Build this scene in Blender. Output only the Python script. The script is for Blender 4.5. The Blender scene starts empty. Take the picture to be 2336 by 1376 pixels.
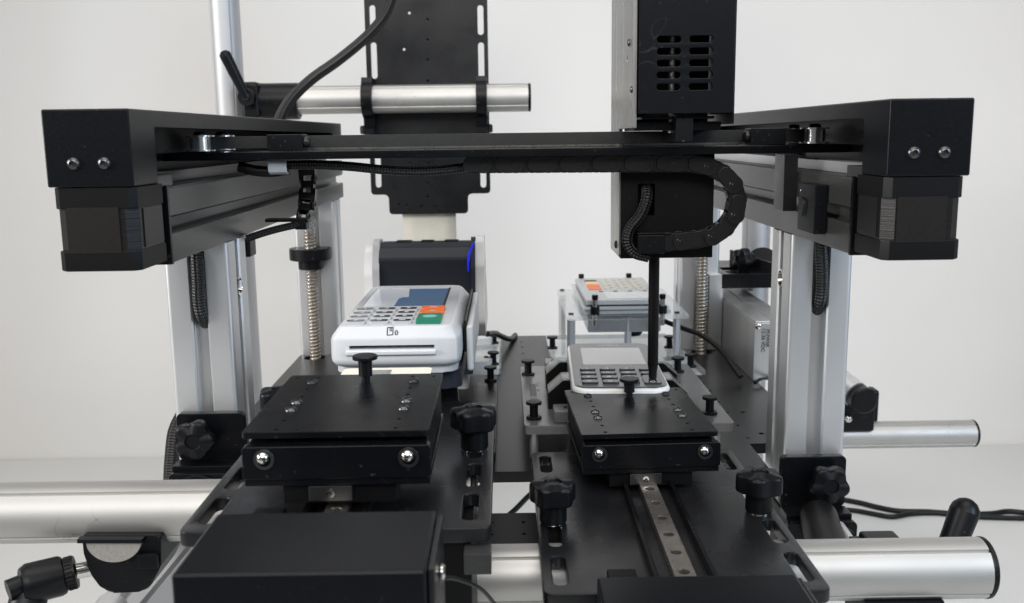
import bpy, bmesh, math, random
from mathutils import Vector, Matrix, noise
random.seed(7)
R = math.radians
sc = bpy.context.scene
COL = sc.collection
# ------------------------------------------------------------------ camera (all script lengths are millimetres, z = 0 is the table)
FOC, PITCH, YAW, ROLL, CH = 2187.0, R(9.85), R(0.355), R(-0.738), 500.0
_cp, _sp, _cy, _sy = math.cos(PITCH), math.sin(PITCH), math.cos(YAW), math.sin(YAW)
FWD = Vector((_sy*_cp, _cy*_cp, -_sp))
_r0 = Vector((_cy, -_sy, 0)); _u0 = _r0.cross(FWD)
RT = _r0*math.cos(ROLL) + _u0*math.sin(ROLL)
UP = -_r0*math.sin(ROLL) + _u0*math.cos(ROLL)
cam_d = bpy.data.cameras.new('camera'); cam = bpy.data.objects.new('camera', cam_d); COL.objects.link(cam)
m = Matrix((RT, UP, -FWD)).transposed().to_4x4(); m.translation = Vector((0, 0, CH/1000))
cam.matrix_world = m
cam_d.sensor_width = 36; cam_d.lens = 36*FOC/2336; cam_d.clip_start = .01; cam_d.clip_end = 30
cam_d.dof.use_dof = True; cam_d.dof.focus_distance = .60; cam_d.dof.aperture_fstop = 17
sc.camera = cam
# ------------------------------------------------------------------ world and lamps
w = bpy.data.worlds.new('World'); sc.world = w; w.use_nodes = True
bg = w.node_tree.nodes['Background']; bg.inputs[0].default_value = (.93, .965, 1, 1); bg.inputs[1].default_value = .16

def lamp(name, loc, target, sx, sy, power, col, spread=180):
    l = bpy.data.lights.new(name, 'AREA'); l.shape = 'RECTANGLE'; l.size = sx; l.size_y = sy; l.energy = power; l.color = col
    l.spread = R(spread)
    o = bpy.data.objects.new(name, l); COL.objects.link(o); o.location = loc
    o.rotation_euler = (Vector(target)-Vector(loc)).to_track_quat('-Z', 'Y').to_euler()
    return o
lamp('ceiling_lamp', (0, .45, 1.9), (0, .80, 0), 2.4, 1.2, 8.8, (1, .97, .93), 100)
lamp('room_light', (0, -1.1, 1.62), (0, 1.4, .08), 2.2, .9, 8.2, (1, .985, .965), 82)
lamp('window_left', (-1.8, .0, .95), (.35, .8, .46), .9, .8, 5.6, (1, .985, .965), 60)
lamp('window_right', (1.5, -.3, 1.0), (-.1, .8, .3), .5, .9, 3.5, (.62, .80, 1), 80)
vs = sc.view_settings; vs.view_transform = 'Standard'; vs.look = 'None'; vs.gamma = 1; vs.exposure = 0
sc.cycles.max_bounces = 8; sc.cycles.transparent_max_bounces = 12
sc.cycles.sample_clamp_indirect = 4; sc.cycles.use_denoising = True

def ray(x, y): return FWD + RT*((x-1168)/FOC) - UP*((y-688)/FOC)
def aY(x, y, v): d = ray(x, y); return Vector((0, 0, CH)) + d*(v/d.y)
def aZ(x, y, v): d = ray(x, y); return Vector((0, 0, CH)) + d*((v-CH)/d.z)

# ------------------------------------------------------------------ materials
def mat(name, col, rough=.5, metal=0., spec=.5, var=0., vs_=60, bump=0., bs=1500, stretch=(1, 1, 1), rvar=0., dust=0., trans=0., ior=1.45,
        coat=0., emit=None, scr=0.):
    mt = bpy.data.materials.new(name); mt.use_nodes = True; nt = mt.node_tree; N = nt.nodes; L = nt.links
    b = N['Principled BSDF']; b.inputs['Base Color'].default_value = (*col, 1); b.inputs['Roughness'].default_value = rough
    b.inputs['Metallic'].default_value = metal; b.inputs['Specular IOR Level'].default_value = spec
    b.inputs['IOR'].default_value = ior; b.inputs['Transmission Weight'].default_value = trans; b.inputs['Coat Weight'].default_value = coat
    if emit: b.inputs['Emission Color'].default_value = (*emit[0], 1); b.inputs['Emission Strength'].default_value = emit[1]
    tc = N.new('ShaderNodeTexCoord'); mp = N.new('ShaderNodeMapping'); mp.inputs['Scale'].default_value = stretch
    L.new(tc.outputs['Object'], mp.inputs[0])
    def nz(scale, det=3, src=mp):
        n = N.new('ShaderNodeTexNoise'); n.inputs['Scale'].default_value = scale; n.inputs['Detail'].default_value = det
        L.new(src.outputs[0] if src is mp else src.outputs['Object'], n.inputs[0]); return n
    def rng(src, a, c, d, e):
        r = N.new('ShaderNodeMapRange'); r.inputs[1].default_value = a; r.inputs[2].default_value = c
        r.inputs[3].default_value = d; r.inputs[4].default_value = e; L.new(src, r.inputs[0]); return r.outputs[0]
    cur = None
    if var:
        n = nz(vs_, 5); mx = N.new('ShaderNodeMix'); mx.data_type = 'RGBA'
        mx.inputs[6].default_value = (*[c*(1-var) for c in col], 1); mx.inputs[7].default_value = (*[min(1, c*(1+var)) for c in col], 1)
        L.new(rng(n.outputs[0], .3, .7, 0, 1), mx.inputs[0]); cur = mx.outputs[2]
    if dust:
        n = nz(420, 2, tc); n2 = nz(14, 2, tc)
        ml = N.new('ShaderNodeMath'); ml.operation = 'MULTIPLY'
        L.new(rng(n.outputs[0], .70, .76, 0, 1), ml.inputs[0]); L.new(rng(n2.outputs[0], .42, .62, .15, 1), ml.inputs[1])
        mx = N.new('ShaderNodeMix'); mx.data_type = 'RGBA'; mx.inputs[7].default_value = (dust, dust, dust*.97, 1)
        if cur: L.new(cur, mx.inputs[6])
        else: mx.inputs[6].default_value = (*col, 1)
        L.new(ml.outputs[0], mx.inputs[0]); cur = mx.outputs[2]
    if scr:
        n = nz(9, 4, tc); v = N.new('ShaderNodeTexNoise'); v.inputs['Scale'].default_value = 26; v.inputs['Detail'].default_value = 0
        v.inputs['Distortion'].default_value = 1.5
        L.new(tc.outputs['Object'], v.inputs[0])
        a = rng(v.outputs[0], .495, .5, 0, 1); c = rng(v.outputs[0], .5, .505, 1, 0)
        m1 = N.new('ShaderNodeMath'); m1.operation = 'MULTIPLY'; L.new(a, m1.inputs[0]); L.new(c, m1.inputs[1])
        m2 = N.new('ShaderNodeMath'); m2.operation = 'MULTIPLY'; L.new(m1.outputs[0], m2.inputs[0]); L.new(rng(n.outputs[0], .54, .66, 0, scr), m2.inputs[1])
        mx = N.new('ShaderNodeMix'); mx.data_type = 'RGBA'; mx.inputs[7].default_value = (.1, .1, .1, 1)
        if cur: L.new(cur, mx.inputs[6])
        else: mx.inputs[6].default_value = (*col, 1)
        L.new(m2.outputs[0], mx.inputs[0]); cur = mx.outputs[2]
    if cur: L.new(cur, b.inputs['Base Color'])
    if rvar:
        n = nz(vs_*.7, 4); L.new(rng(n.outputs[0], .3, .7, max(.02, rough-rvar), rough+rvar), b.inputs['Roughness'])
    if bump:
        n = nz(bs, 3); bp = N.new('ShaderNodeBump'); bp.inputs['Strength'].default_value = 1; bp.inputs['Distance'].default_value = bump/1000
        L.new(n.outputs[0], bp.inputs['Height']); L.new(bp.outputs[0], b.inputs['Normal'])
    return mt

M = {}
M['wall'] = mat('wall_paint', (.77, .755, .738), .85, bump=.15, bs=900, var=.022, vs_=3)
M['table'] = mat('table_laminate', (.60, .60, .59), .55, var=.02, vs_=5, rvar=.05, bump=.01, bs=600)
M['anod'] = mat('black_anodised', (.003, .0034, .0046), .30, spec=.26, rvar=.07, vs_=30, dust=.06, scr=.18)
M['anodg'] = mat('grey_anodised', (.009, .0093, .0105), .29, spec=.55, rvar=.07, vs_=30, dust=.07, scr=.2)
M['brush'] = mat('brushed_black', (.008, .008, .0085), .28, spec=.3, var=.3, vs_=60, bump=.0025, bs=300, stretch=(1, 18, 18), dust=.08)
M['powder'] = mat('black_powder_coat', (.0032, .0037, .0052), .32, spec=.26, scr=.22, var=.2, vs_=1200, rvar=.04, dust=.04)
M['fix'] = mat('fixture_plate_grey', (.125, .126, .128), .27, spec=.9, var=.06, vs_=500, bump=.001, bs=2000, dust=.15)
M['profile'] = mat('dark_anodised_profile', (.06, .06, .059), .32, metal=.5, spec=.5, stretch=(12, 1, 12), var=.1, vs_=60, bump=.006, bs=200)
M['plastic'] = mat('black_plastic', (.0038, .0043, .0058), .38, spec=.28, bump=.006, bs=1400, dust=.06)
M['rubber'] = mat('black_rubber', (.005, .005, .0053), .42, spec=.35)
M['matte'] = mat('matte_black', (.003, .003, .0036), .45, spec=.25)
M['alu'] = mat('satin_aluminium', (.70, .705, .715), .42, metal=.85, var=.02, vs_=30, rvar=.02)
M['alux'] = mat('satin_aluminium_tube', (.50, .49, .475), .50, metal=.9, var=.03, vs_=20, rvar=.03, scr=.55)
M['column'] = mat('matte_grey_aluminium', (.50, .505, .52), .55, metal=.8, var=.02, vs_=30, rvar=.02)
M['raw'] = mat('raw_aluminium', (.60, .60, .60), .33, metal=.85, stretch=(1, 1, .12), var=.10, vs_=55, rvar=.04, bump=0)
M['steel'] = mat('polished_steel', (.72, .70, .67), .14, metal=1)
M['rail'] = mat('ground_steel', (.40, .37, .335), .30, metal=.9, var=.2, vs_=120, rvar=.08)
M['pulley'] = mat('bright_pulley', (.85, .85, .85), .22, metal=.9)
M['chain'] = mat('chain_plastic', (.009, .009, .010), .30, spec=.6)
M['lead'] = mat('bronzed_steel_thread', (.47, .425, .375), .30, metal=.95, var=.1, vs_=200)
M['screw'] = mat('screw_steel', (.10, .10, .105), .28, metal=.9)
M['blackscrew'] = mat('black_oxide', (.02, .02, .022), .35, metal=.3)
M['white'] = mat('white_plastic', (.58, .59, .61), .38, var=.02, vs_=40, bump=.006, bs=1500, scr=.25)
M['whiteg'] = mat('pale_grey_plastic', (.50, .51, .53), .4)
M['shellg'] = mat('grey_shell', (.34, .35, .37), .35)
M['keyw'] = mat('grey_white_key', (.48, .49, .51), .4)
M['rim'] = mat('white_rim', (.82, .82, .82), .32)
M['pgrey'] = mat('grey_panel', (.14, .145, .15), .2, spec=.5)
M['glass'] = mat('screen_glass', (.03, .031, .033), .04, spec=.5, ior=1.7)
M['lcdr'] = mat('glossy_pale_screen', (.33, .335, .34), .04, spec=.5, ior=1.8, coat=.5)
M['lcd'] = mat('screen_blue', (.05, .09, .16), .1, emit=((.13, .23, .40), .30))  # weak glow added to brighten the blue part of the terminal screen
M['lcdw'] = mat('screen_pale', (.56, .57, .58), .08, spec=.5, coat=.3)
M['darkkey'] = mat('dark_key', (.035, .037, .042), .25, coat=.3)
M['print'] = mat('print_dark', (.03, .03, .033), .6)
M['printw'] = mat('print_light', (.62, .62, .62), .5)
M['orange'] = mat('orange_key', (.80, .17, .035), .35)
M['yellow'] = mat('yellow_key', (.85, .58, .22), .35)
M['green'] = mat('green_key', (.02, .20, .12), .35)
M['greenl'] = mat('green_key_mark', (.18, .50, .46), .4)
M['slate'] = mat('slate_plastic', (.020, .0235, .033), .42, spec=.3, bump=.02, bs=1500)
M['paper'] = mat('receipt_paper', (.60, .57, .50), .8, var=.04, vs_=80)
M['card'] = mat('cream_card', (.78, .74, .64), .45)
M['lcdrefl'] = mat('painted_reflection_pale', (.45, .46, .47), .12, emit=((.70, .76, .86), .26))  # pale screen reflection put into the colour, with added glow
M['blue'] = mat('blue_led', (.01, .02, .6), .3, emit=((.01, .03, 1), .45))
def acrylic(name, haze=.13):
    mt = bpy.data.materials.new(name); mt.use_nodes = True; nt = mt.node_tree; N = nt.nodes; L = nt.links
    for n in list(N):
        if n.type == 'BSDF_PRINCIPLED': N.remove(n)
    out = [n for n in N if n.type == 'OUTPUT_MATERIAL'][0]
    tr = N.new('ShaderNodeBsdfTransparent'); tr.inputs[0].default_value = (.965, .98, .985, 1)
    gl = N.new('ShaderNodeBsdfGlossy'); gl.inputs['Roughness'].default_value = .04
    df = N.new('ShaderNodeBsdfDiffuse'); df.inputs[0].default_value = (.8, .82, .84, 1)
    lw = N.new('ShaderNodeLayerWeight'); lw.inputs[0].default_value = .5
    pw = N.new('ShaderNodeMath'); pw.operation = 'POWER'; pw.inputs[1].default_value = 5; L.new(lw.outputs['Facing'], pw.inputs[0])
    fr = N.new('ShaderNodeMath'); fr.operation = 'MULTIPLY_ADD'; fr.inputs[1].default_value = .75; fr.inputs[2].default_value = .04; L.new(pw.outputs[0], fr.inputs[0])
    m0 = N.new('ShaderNodeMixShader'); m0.inputs[0].default_value = haze; L.new(tr.outputs[0], m0.inputs[1]); L.new(df.outputs[0], m0.inputs[2])
    m1 = N.new('ShaderNodeMixShader'); L.new(fr.outputs[0], m1.inputs[0]); L.new(m0.outputs[0], m1.inputs[1]); L.new(gl.outputs[0], m1.inputs[2])
    L.new(m1.outputs[0], out.inputs[0]); return mt
M['clear'] = acrylic('clear_acrylic')
M['frost'] = acrylic('cloudy_acrylic', .6)
M['clip'] = mat('frosted_clip', (.75, .8, .85), .3, trans=.55, ior=1.4)
M['steelmat'] = mat('stainless_sheet', (.46, .455, .44), .30, metal=.95, stretch=(1, 1, .05), var=.06, vs_=300, rvar=.05)
M['lam'] = mat('laminated_core', (.014, .013, .013), .36, metal=.4, stretch=(.01, .01, 1), var=.4, vs_=2600, bump=.12, bs=1500)
M['label'] = mat('motor_label', (.008, .0065, .0055), .6, spec=.25, var=.4, vs_=1500, bump=.02, bs=1500)
M['belt'] = mat('timing_belt', (.018, .018, .018), .55, var=.3, vs_=800)
M['clamptop'] = mat('cast_face', (.36, .345, .32), .6, metal=.5, var=.12, vs_=900)

def braid_mat(name, dark, light, turns=7, pitch=.9):
    mt = bpy.data.materials.new(name); mt.use_nodes = True; nt = mt.node_tree; N = nt.nodes; L = nt.links
    b = N['Principled BSDF']; b.inputs['Roughness'].default_value = .42
    uv = N.new('ShaderNodeUVMap'); sp = N.new('ShaderNodeSeparateXYZ'); L.new(uv.outputs[0], sp.inputs[0])
    def mth(op, a, c):
        n = N.new('ShaderNodeMath'); n.operation = op
        for i, v in enumerate((a, c)):
            if isinstance(v, (int, float)): n.inputs[i].default_value = v
            elif v is not None: L.new(v, n.inputs[i])
        return n.outputs[0]
    u = mth('MULTIPLY', sp.outputs[0], turns*2*math.pi); v = mth('MULTIPLY', sp.outputs[1], math.pi/pitch)
    s1 = mth('SINE', mth('ADD', u, v), None); s2 = mth('SINE', mth('SUBTRACT', u, v), None)
    pr = mth('MULTIPLY', s1, s2)
    mx = N.new('ShaderNodeMix'); mx.data_type = 'RGBA'; mx.inputs[6].default_value = (dark,)*3+(1,); mx.inputs[7].default_value = (light, light, light*1.05, 1)
    r = N.new('ShaderNodeMapRange'); r.inputs[1].default_value = .1; r.inputs[2].default_value = .9; L.new(pr, r.inputs[0]); L.new(r.outputs[0], mx.inputs[0])
    L.new(mx.outputs[2], b.inputs['Base Color'])
    bp = N.new('ShaderNodeBump'); bp.inputs['Distance'].default_value = .0006; bp.inputs['Strength'].default_value = 1; L.new(pr, bp.inputs['Height']); L.new(bp.outputs[0], b.inputs['Normal'])
    return mt
M['braid'] = braid_mat('braided_sleeve', .004, .034, 4, 1.9)

# ------------------------------------------------------------------ geometry helpers
def tag(o, label, cat, group=None):
    o['label'] = label; o['category'] = cat
    if group: o['group'] = group
    return o
def struct(o): o['kind'] = 'structure'; return o
def thing(name, label, cat, loc, group=None):
    o = bpy.data.objects.new(name, None); COL.objects.link(o); o.location = Vector(loc)/1000; o.empty_display_size = .01
    return tag(o, label, cat, group)
def wloc(o):
    v = Vector(o.location)
    while o.parent: o = o.parent; v += o.location
    return v
def link(name, me, mt, parent=None, origin=None, smooth=38):
    """me holds vertices in world metres; the origin goes to its centre"""
    xs = [v.co for v in me.vertices]
    lo = Vector([min(c[i] for c in xs) for i in range(3)]); hi = Vector([max(c[i] for c in xs) for i in range(3)])
    c = (lo+hi)/2 if origin is None else Vector(origin)/1000
    me.transform(Matrix.Translation(-c))
    for p in me.polygons: p.use_smooth = True
    me.set_sharp_from_angle(angle=R(smooth))
    if mt: me.materials.clear(); me.materials.append(M[mt] if isinstance(mt, str) else mt)
    o = bpy.data.objects.new(name, me); COL.objects.link(o)
    if mt and len(me.polygons) > 6: wn = o.modifiers.new('weighted_normal', 'WEIGHTED_NORMAL'); wn.keep_sharp = True; wn.weight = 100
    if parent: o.parent = parent; o.location = c - wloc(parent)
    else: o.location = c
    return o

class G:
    def __init__(s): s.bm = bmesh.new(); s.uv = s.bm.loops.layers.uv.new('UVMap')
    def box(s, x0, x1, y0, y1, z0, z1, b=.5, seg=2, mtx=None):
        r = bmesh.ops.create_cube(s.bm, size=1); vs = r['verts']
        for v in vs: v.co = Vector(((x0+x1)/2+v.co.x*(x1-x0), (y0+y1)/2+v.co.y*(y1-y0), (z0+z1)/2+v.co.z*(z1-z0)))
        if b:
            es = list({e for v in vs for e in v.link_edges})
            r = bmesh.ops.bevel(s.bm, geom=es, offset=min(b, .45*min(x1-x0, y1-y0, z1-z0)), segments=seg, affect='EDGES', profile=.5)
            if mtx:
                vv = {v for f in r['faces'] for v in f.verts}; vv |= {v for v0 in list(vv) for e in v0.link_edges for v in e.verts}
                for v in vv: v.co = mtx @ v.co
        elif mtx:
            for v in vs: v.co = mtx @ v.co
        return s
    def lathe(s, prof, o, axis='z', seg=28, ang=0):
        """prof: (radius, height) list from o along axis (a letter or a vector)"""
        A = {'x': Vector((1, 0, 0)), 'y': Vector((0, 1, 0)), 'z': Vector((0, 0, 1)), '-y': Vector((0, -1, 0)), '-x': Vector((-1, 0, 0)), '-z': Vector((0, 0, -1))}.get(axis, axis) if isinstance(axis, str) else Vector(axis).normalized()
        q = A.to_track_quat('Z', 'Y').to_matrix(); o = Vector(o); rings = []
        for r, h in prof:
            if r < 1e-6: rings.append([s.bm.verts.new(o+q @ Vector((0, 0, h)))])
            else: rings.append([s.bm.verts.new(o+q @ Vector((r*math.cos(2*math.pi*i/seg+ang), r*math.sin(2*math.pi*i/seg+ang), h))) for i in range(seg)])
        for a, b in zip(rings, rings[1:]):
            for i in range(seg):
                j = (i+1) % seg
                if len(a) == 1 and len(b) == 1: continue
                if len(a) == 1: s.bm.faces.new((a[0], b[i], b[j]))
                elif len(b) == 1: s.bm.faces.new((a[i], a[j], b[0]))
                else: s.bm.faces.new((a[i], a[j], b[j], b[i]))
        return s
    def cyl(s, o, axis, r, h, b=.3, seg=28, ang=0): return s.lathe([(0, 0), (r-b, 0), (r, b), (r, h-b), (r-b, h), (0, h)], o, axis, seg, ang)
    def hexa(s, o, axis, r, h, b=.3): return s.lathe([(0, 0), (r-b, 0), (r, b), (r, h-b), (r-b, h), (0, h)], o, axis, 6, .2)
    def tube(s, pts, r, seg=12, cap=True, ry=None):
        pts = [Vector(p) for p in pts]; n = len(pts); rings = []; L = 0
        t0 = (pts[1]-pts[0]).normalized(); nrm = t0.orthogonal().normalized(); Ls = []
        for i, p in enumerate(pts):
            t = (pts[min(i+1, n-1)]-pts[max(i-1, 0)]).normalized()
            nrm = (nrm - t*nrm.dot(t)).normalized(); bn = t.cross(nrm)
            if i: L += (p-pts[i-1]).length
            Ls.append(L)
            rr = r[i] if isinstance(r, (list, tuple)) else r
            rings.append([s.bm.verts.new(p+(nrm*math.cos(2*math.pi*k/seg)+bn*math.sin(2*math.pi*k/seg))*rr) for k in range(seg)])
        for i in range(n-1):
            for k in range(seg):
                j = (k+1) % seg
                f = s.bm.faces.new((rings[i][k], rings[i][j], rings[i+1][j], rings[i+1][k]))
                for lp, uv in zip(f.loops, ((k/seg, Ls[i]), ((k+1)/seg, Ls[i]), ((k+1)/seg, Ls[i+1]), (k/seg, Ls[i+1]))): lp[s.uv].uv = uv
        if cap: s.bm.faces.new(rings[0][::-1]); s.bm.faces.new(rings[-1])
        return s
    def prism(s, poly, axis, a, b, bev=0):
        """poly in the plane across the axis: x -> (y, z), y -> (x, z), z -> (x, y)"""
        f = {'x': lambda p, t: (t, p[0], p[1]), 'y': lambda p, t: (p[0], t, p[1]), 'z': lambda p, t: (p[0], p[1], t)}[axis]
        va = [s.bm.verts.new(f(p, a)) for p in poly]; vb = [s.bm.verts.new(f(p, b)) for p in poly]
        fa = s.bm.faces.new(va); fb = s.bm.faces.new(vb[::-1]); n = len(poly); fs = [fa, fb]
        for i in range(n): fs.append(s.bm.faces.new((va[i], vb[i], vb[(i+1) % n], va[(i+1) % n])))
        if bev:
            es = list(set(fa.edges) | set(fb.edges)); bmesh.ops.bevel(s.bm, geom=es, offset=bev, segments=2, affect='EDGES', profile=.5)
        return s
    def out(s, name, mt, parent=None, origin=None, smooth=38, recalc=True):
        if recalc: bmesh.ops.recalc_face_normals(s.bm, faces=s.bm.faces)
        bmesh.ops.scale(s.bm, vec=(.001,)*3, verts=s.bm.verts)
        me = bpy.data.meshes.new(name); s.bm.to_mesh(me); s.bm.free()
        return link(name, me, mt, parent, origin, smooth)

def curve_mesh(polys, half, bev, fill=True):
    cu = bpy.data.curves.new('tmp', 'CURVE'); cu.dimensions = '2D'; cu.fill_mode = 'BOTH'; cu.extrude = max(half-bev, 1e-5); cu.bevel_depth = bev; cu.bevel_resolution = 1; cu.offset = -bev
    for pl in polys:
        sp = cu.splines.new('POLY'); sp.points.add(len(pl)-1); sp.use_cyclic_u = True
        for p, q in zip(sp.points, pl): p.co = (q[0]/1000, q[1]/1000, 0, 1)
    o = bpy.data.objects.new('tmp', cu); COL.objects.link(o); bpy.context.view_layer.update()
    me = bpy.data.meshes.new_from_object(o.evaluated_get(bpy.context.evaluated_depsgraph_get()))
    bpy.data.objects.remove(o); bpy.data.curves.remove(cu); return me
def plate(name, outer, holes, a, b, mt, parent=None, bev=.35, axis='z'):
    """flat plate with real holes; axis z: outline (x,y); axis y: outline (x,z) between y=a and y=b; axis x: outline (y,z)"""
    me = curve_mesh([outer]+holes, abs(b-a)/2000, bev/1000); c = (a+b)/2000
    if axis == 'z': me.transform(Matrix.Translation((0, 0, c)))
    elif axis == 'y': me.transform(Matrix(((1, 0, 0, 0), (0, 0, -1, c), (0, 1, 0, 0), (0, 0, 0, 1))))
    else: me.transform(Matrix(((0, 0, 1, c), (1, 0, 0, 0), (0, 1, 0, 0), (0, 0, 0, 1))))
    bm = bmesh.new(); bm.from_mesh(me); bmesh.ops.remove_doubles(bm, verts=bm.verts, dist=1e-6); bmesh.ops.recalc_face_normals(bm, faces=bm.faces); bm.to_mesh(me); bm.free()
    return link(name, me, mt, parent)
def text(s, size, loc, mt, parent, name='lettering', rot=(0, 0, 0), ext=.03, mirror=False, bold=0, sx=1):
    cu = bpy.data.curves.new('t', 'FONT'); cu.body = s; cu.size = size/1000; cu.extrude = ext/1000; cu.align_x = 'CENTER'; cu.align_y = 'CENTER'; cu.offset = bold/1000
    o = bpy.data.objects.new('t', cu); COL.objects.link(o); bpy.context.view_layer.update()
    me = bpy.data.meshes.new_from_object(o.evaluated_get(bpy.context.evaluated_depsgraph_get())); bpy.data.objects.remove(o)
    from mathutils import Euler
    mm = Matrix.Translation(Vector(loc)/1000) @ Euler(rot).to_matrix().to_4x4() @ Matrix.Scale(sx, 4, (1, 0, 0))
    if mirror: mm = mm @ Matrix.Scale(-1, 4, (1, 0, 0))
    me.transform(mm); return link(name, me, mt, parent)
def boolcut(o, cutters):
    o.modifiers.clear()
    for c in cutters:
        md = o.modifiers.new('b', 'BOOLEAN'); md.operation = 'DIFFERENCE'; md.object = c; md.solver = 'EXACT'
    bpy.context.view_layer.update()
    me = bpy.data.meshes.new_from_object(o.evaluated_get(bpy.context.evaluated_depsgraph_get()))
    o.modifiers.clear(); o.data = me; me.set_sharp_from_angle(angle=R(35))
    for c in cutters: bpy.data.objects.remove(c)
    wn = o.modifiers.new('weighted_normal', 'WEIGHTED_NORMAL'); wn.keep_sharp = True; wn.weight = 100
    return o
def rr(x0, y0, x1, y1, r, n=5):
    out = []
    for cx, cy, a0 in ((x1-r, y0+r, -90), (x1-r, y1-r, 0), (x0+r, y1-r, 90), (x0+r, y0+r, 180)):
        for i in range(n+1): a = R(a0+90*i/n); out.append((cx+r*math.cos(a), cy+r*math.sin(a)))
    return out
def circ(x, y, r, n=16): return [(x+r*math.cos(2*math.pi*i/n), y+r*math.sin(2*math.pi*i/n)) for i in range(n)]
def fillet(pts, rads, n=4):
    """round the corners of a polygon"""
    out = []; N = len(pts)
    for i, p in enumerate(pts):
        r = rads[i] if isinstance(rads, (list, tuple)) else rads
        p = Vector(p); a = Vector(pts[i-1]); b = Vector(pts[(i+1) % N])
        if r <= 0: out.append(tuple(p)); continue
        da = (a-p).normalized(); db = (b-p).normalized(); h = da.angle(db)/2; d = min(r/math.tan(h), .48*(a-p).length, .48*(b-p).length)
        A = p+da*d; B = p+db*d
        for k in range(n+1):
            t = k/n; out.append(tuple(A*(1-t)**2 + p*2*t*(1-t) + B*t*t))
    return out
def spline(pts, n=8):
    pts = [Vector(p) for p in pts]; P = [pts[0]*2-pts[1]]+pts+[pts[-1]*2-pts[-2]]; out = []
    for i in range(1, len(P)-2):
        for k in range(n):
            t = k/n; a, b, c, d = P[i-1:i+3]
            out.append(.5*((2*b)+(c-a)*t+(2*a-5*b+4*c-d)*t*t+(3*b-a-3*c+d)*t**3))
    out.append(pts[-1]); return out
def copytree(o, loc=None, rz=0, label=None, parent=None):
    c = o.copy(); COL.objects.link(c)
    if parent: c.parent = parent
    if loc is not None: c.location = Vector(loc)/1000; c.rotation_euler.z = rz
    if label: c['label'] = label
    for k in o.children: copytree(k, parent=c)
    return c
def tslot(x0, x1, y0, y1, sw=9, sd=9, r=3):
    """outline of a slotted aluminium profile"""
    def side(p, q):  # p->q, centred groove on the left-hand (inner) side
        p = Vector(p); q = Vector(q); t = (q-p).normalized(); n = Vector((-t.y, t.x)); c = (p+q)/2; h = sw/2
        return [c-t*(h+1), c-t*h+n*1.2, c-t*h+n*3, c-t*(h+3.5)+n*3.2, c-t*(h-1)+n*sd, c+t*(h-1)+n*sd, c+t*(h+3.5)+n*3.2, c+t*h+n*3, c+t*h+n*1.2, c+t*(h+1)]
    cs = [(x0, y0), (x1, y0), (x1, y1), (x0, y1)]; out = []
    for i in range(4):
        p, q = Vector(cs[i]), Vector(cs[(i+1) % 4]); t = (q-p).normalized(); pr = Vector(cs[i-1]); tp = (p-pr).normalized()
        for k in range(5):
            s = k/4; A = p-tp*r; B = p+t*r; out.append(A*(1-s)**2+p*2*s*(1-s)+B*s*s)
        out += side(p, q)
    return [tuple(v) for v in out]

# small hardware -------------------------------------------------------------
def button_screw(name, o, axis, r, mt, parent, h=None):
    h = h or r*.55
    return G().lathe([(r, 0), (r*.97, h*.35), (r*.8, h*.8), (r*.5, h), (r*.42, h), (r*.38, h*.35), (0, h*.3)], o, axis, 20).out(name, mt, parent)
def star_knob(name, label, loc, axis='z', d=27, head=11.5, hub=11, parent=None, group='star grip knobs', phase=0):
    A = {'z': Vector((0, 0, 1)), '-y': Vector((0, -1, 0)), 'x': Vector((1, 0, 0))}[axis] if isinstance(axis, str) else Vector(axis)
    q = A.to_track_quat('Z', 'Y').to_matrix(); o = Vector(loc)
    t = thing(name, label, 'knob', loc, group)
    g = G(); N = 70; r0 = d/2
    prof = [(.52, 0), (.86, 0), (.96, .6), (1.0, 1.6), (1.0, head-2.6), (.97, head-1.2), (.90, head-.35), (.80, head), (.42, head+.5), (.40, head+.3), (.38, head-.6), (.0, head-.7)]
    rings = []
    for f, h in prof:
        if f == 0: rings.append([g.bm.verts.new(o+q @ Vector((0, 0, hub+1+h)))]); continue
        ring = []
        for i in range(N):
            th = 2*math.pi*i/N
            lob = .088*math.cos(5*th+phase) - .004*math.cos(10*th+2*phase)
            k = 0 if f < .45 else (f-.42)/.58 if f < .8 else 1
            ring.append(g.bm.verts.new(o+q @ Vector((r0*f*(.89+lob*k)*math.cos(th), r0*f*(.89+lob*k)*math.sin(th), hub+1+h-(.5*(1-math.cos(5*th+phase))*k if h > head-1 else 0)))))
        rings.append(ring)
    for a, b in zip(rings, rings[1:]):
        for i in range(N):
            j = (i+1) % N
            if len(b) == 1: g.bm.faces.new((a[i], a[j], b[0]))
            else: g.bm.faces.new((a[i], a[j], b[j], b[i]))
    g.out('knob_head', 'plastic', t, smooth=50)
    G().lathe([(0, .9), (7.1, .9), (7.6, 1.8), (7.6, hub-1), (7.9, hub+1.4), (0, hub+1.4)], o, A, 32).out('knob_hub', 'plastic', t)
    G().lathe([(0, 0), (6.2, 0), (6.4, .2), (6.4, .8), (6.2, 1), (0, 1)], o, A, 28).out('washer', 'steel', t)
    return t
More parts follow.
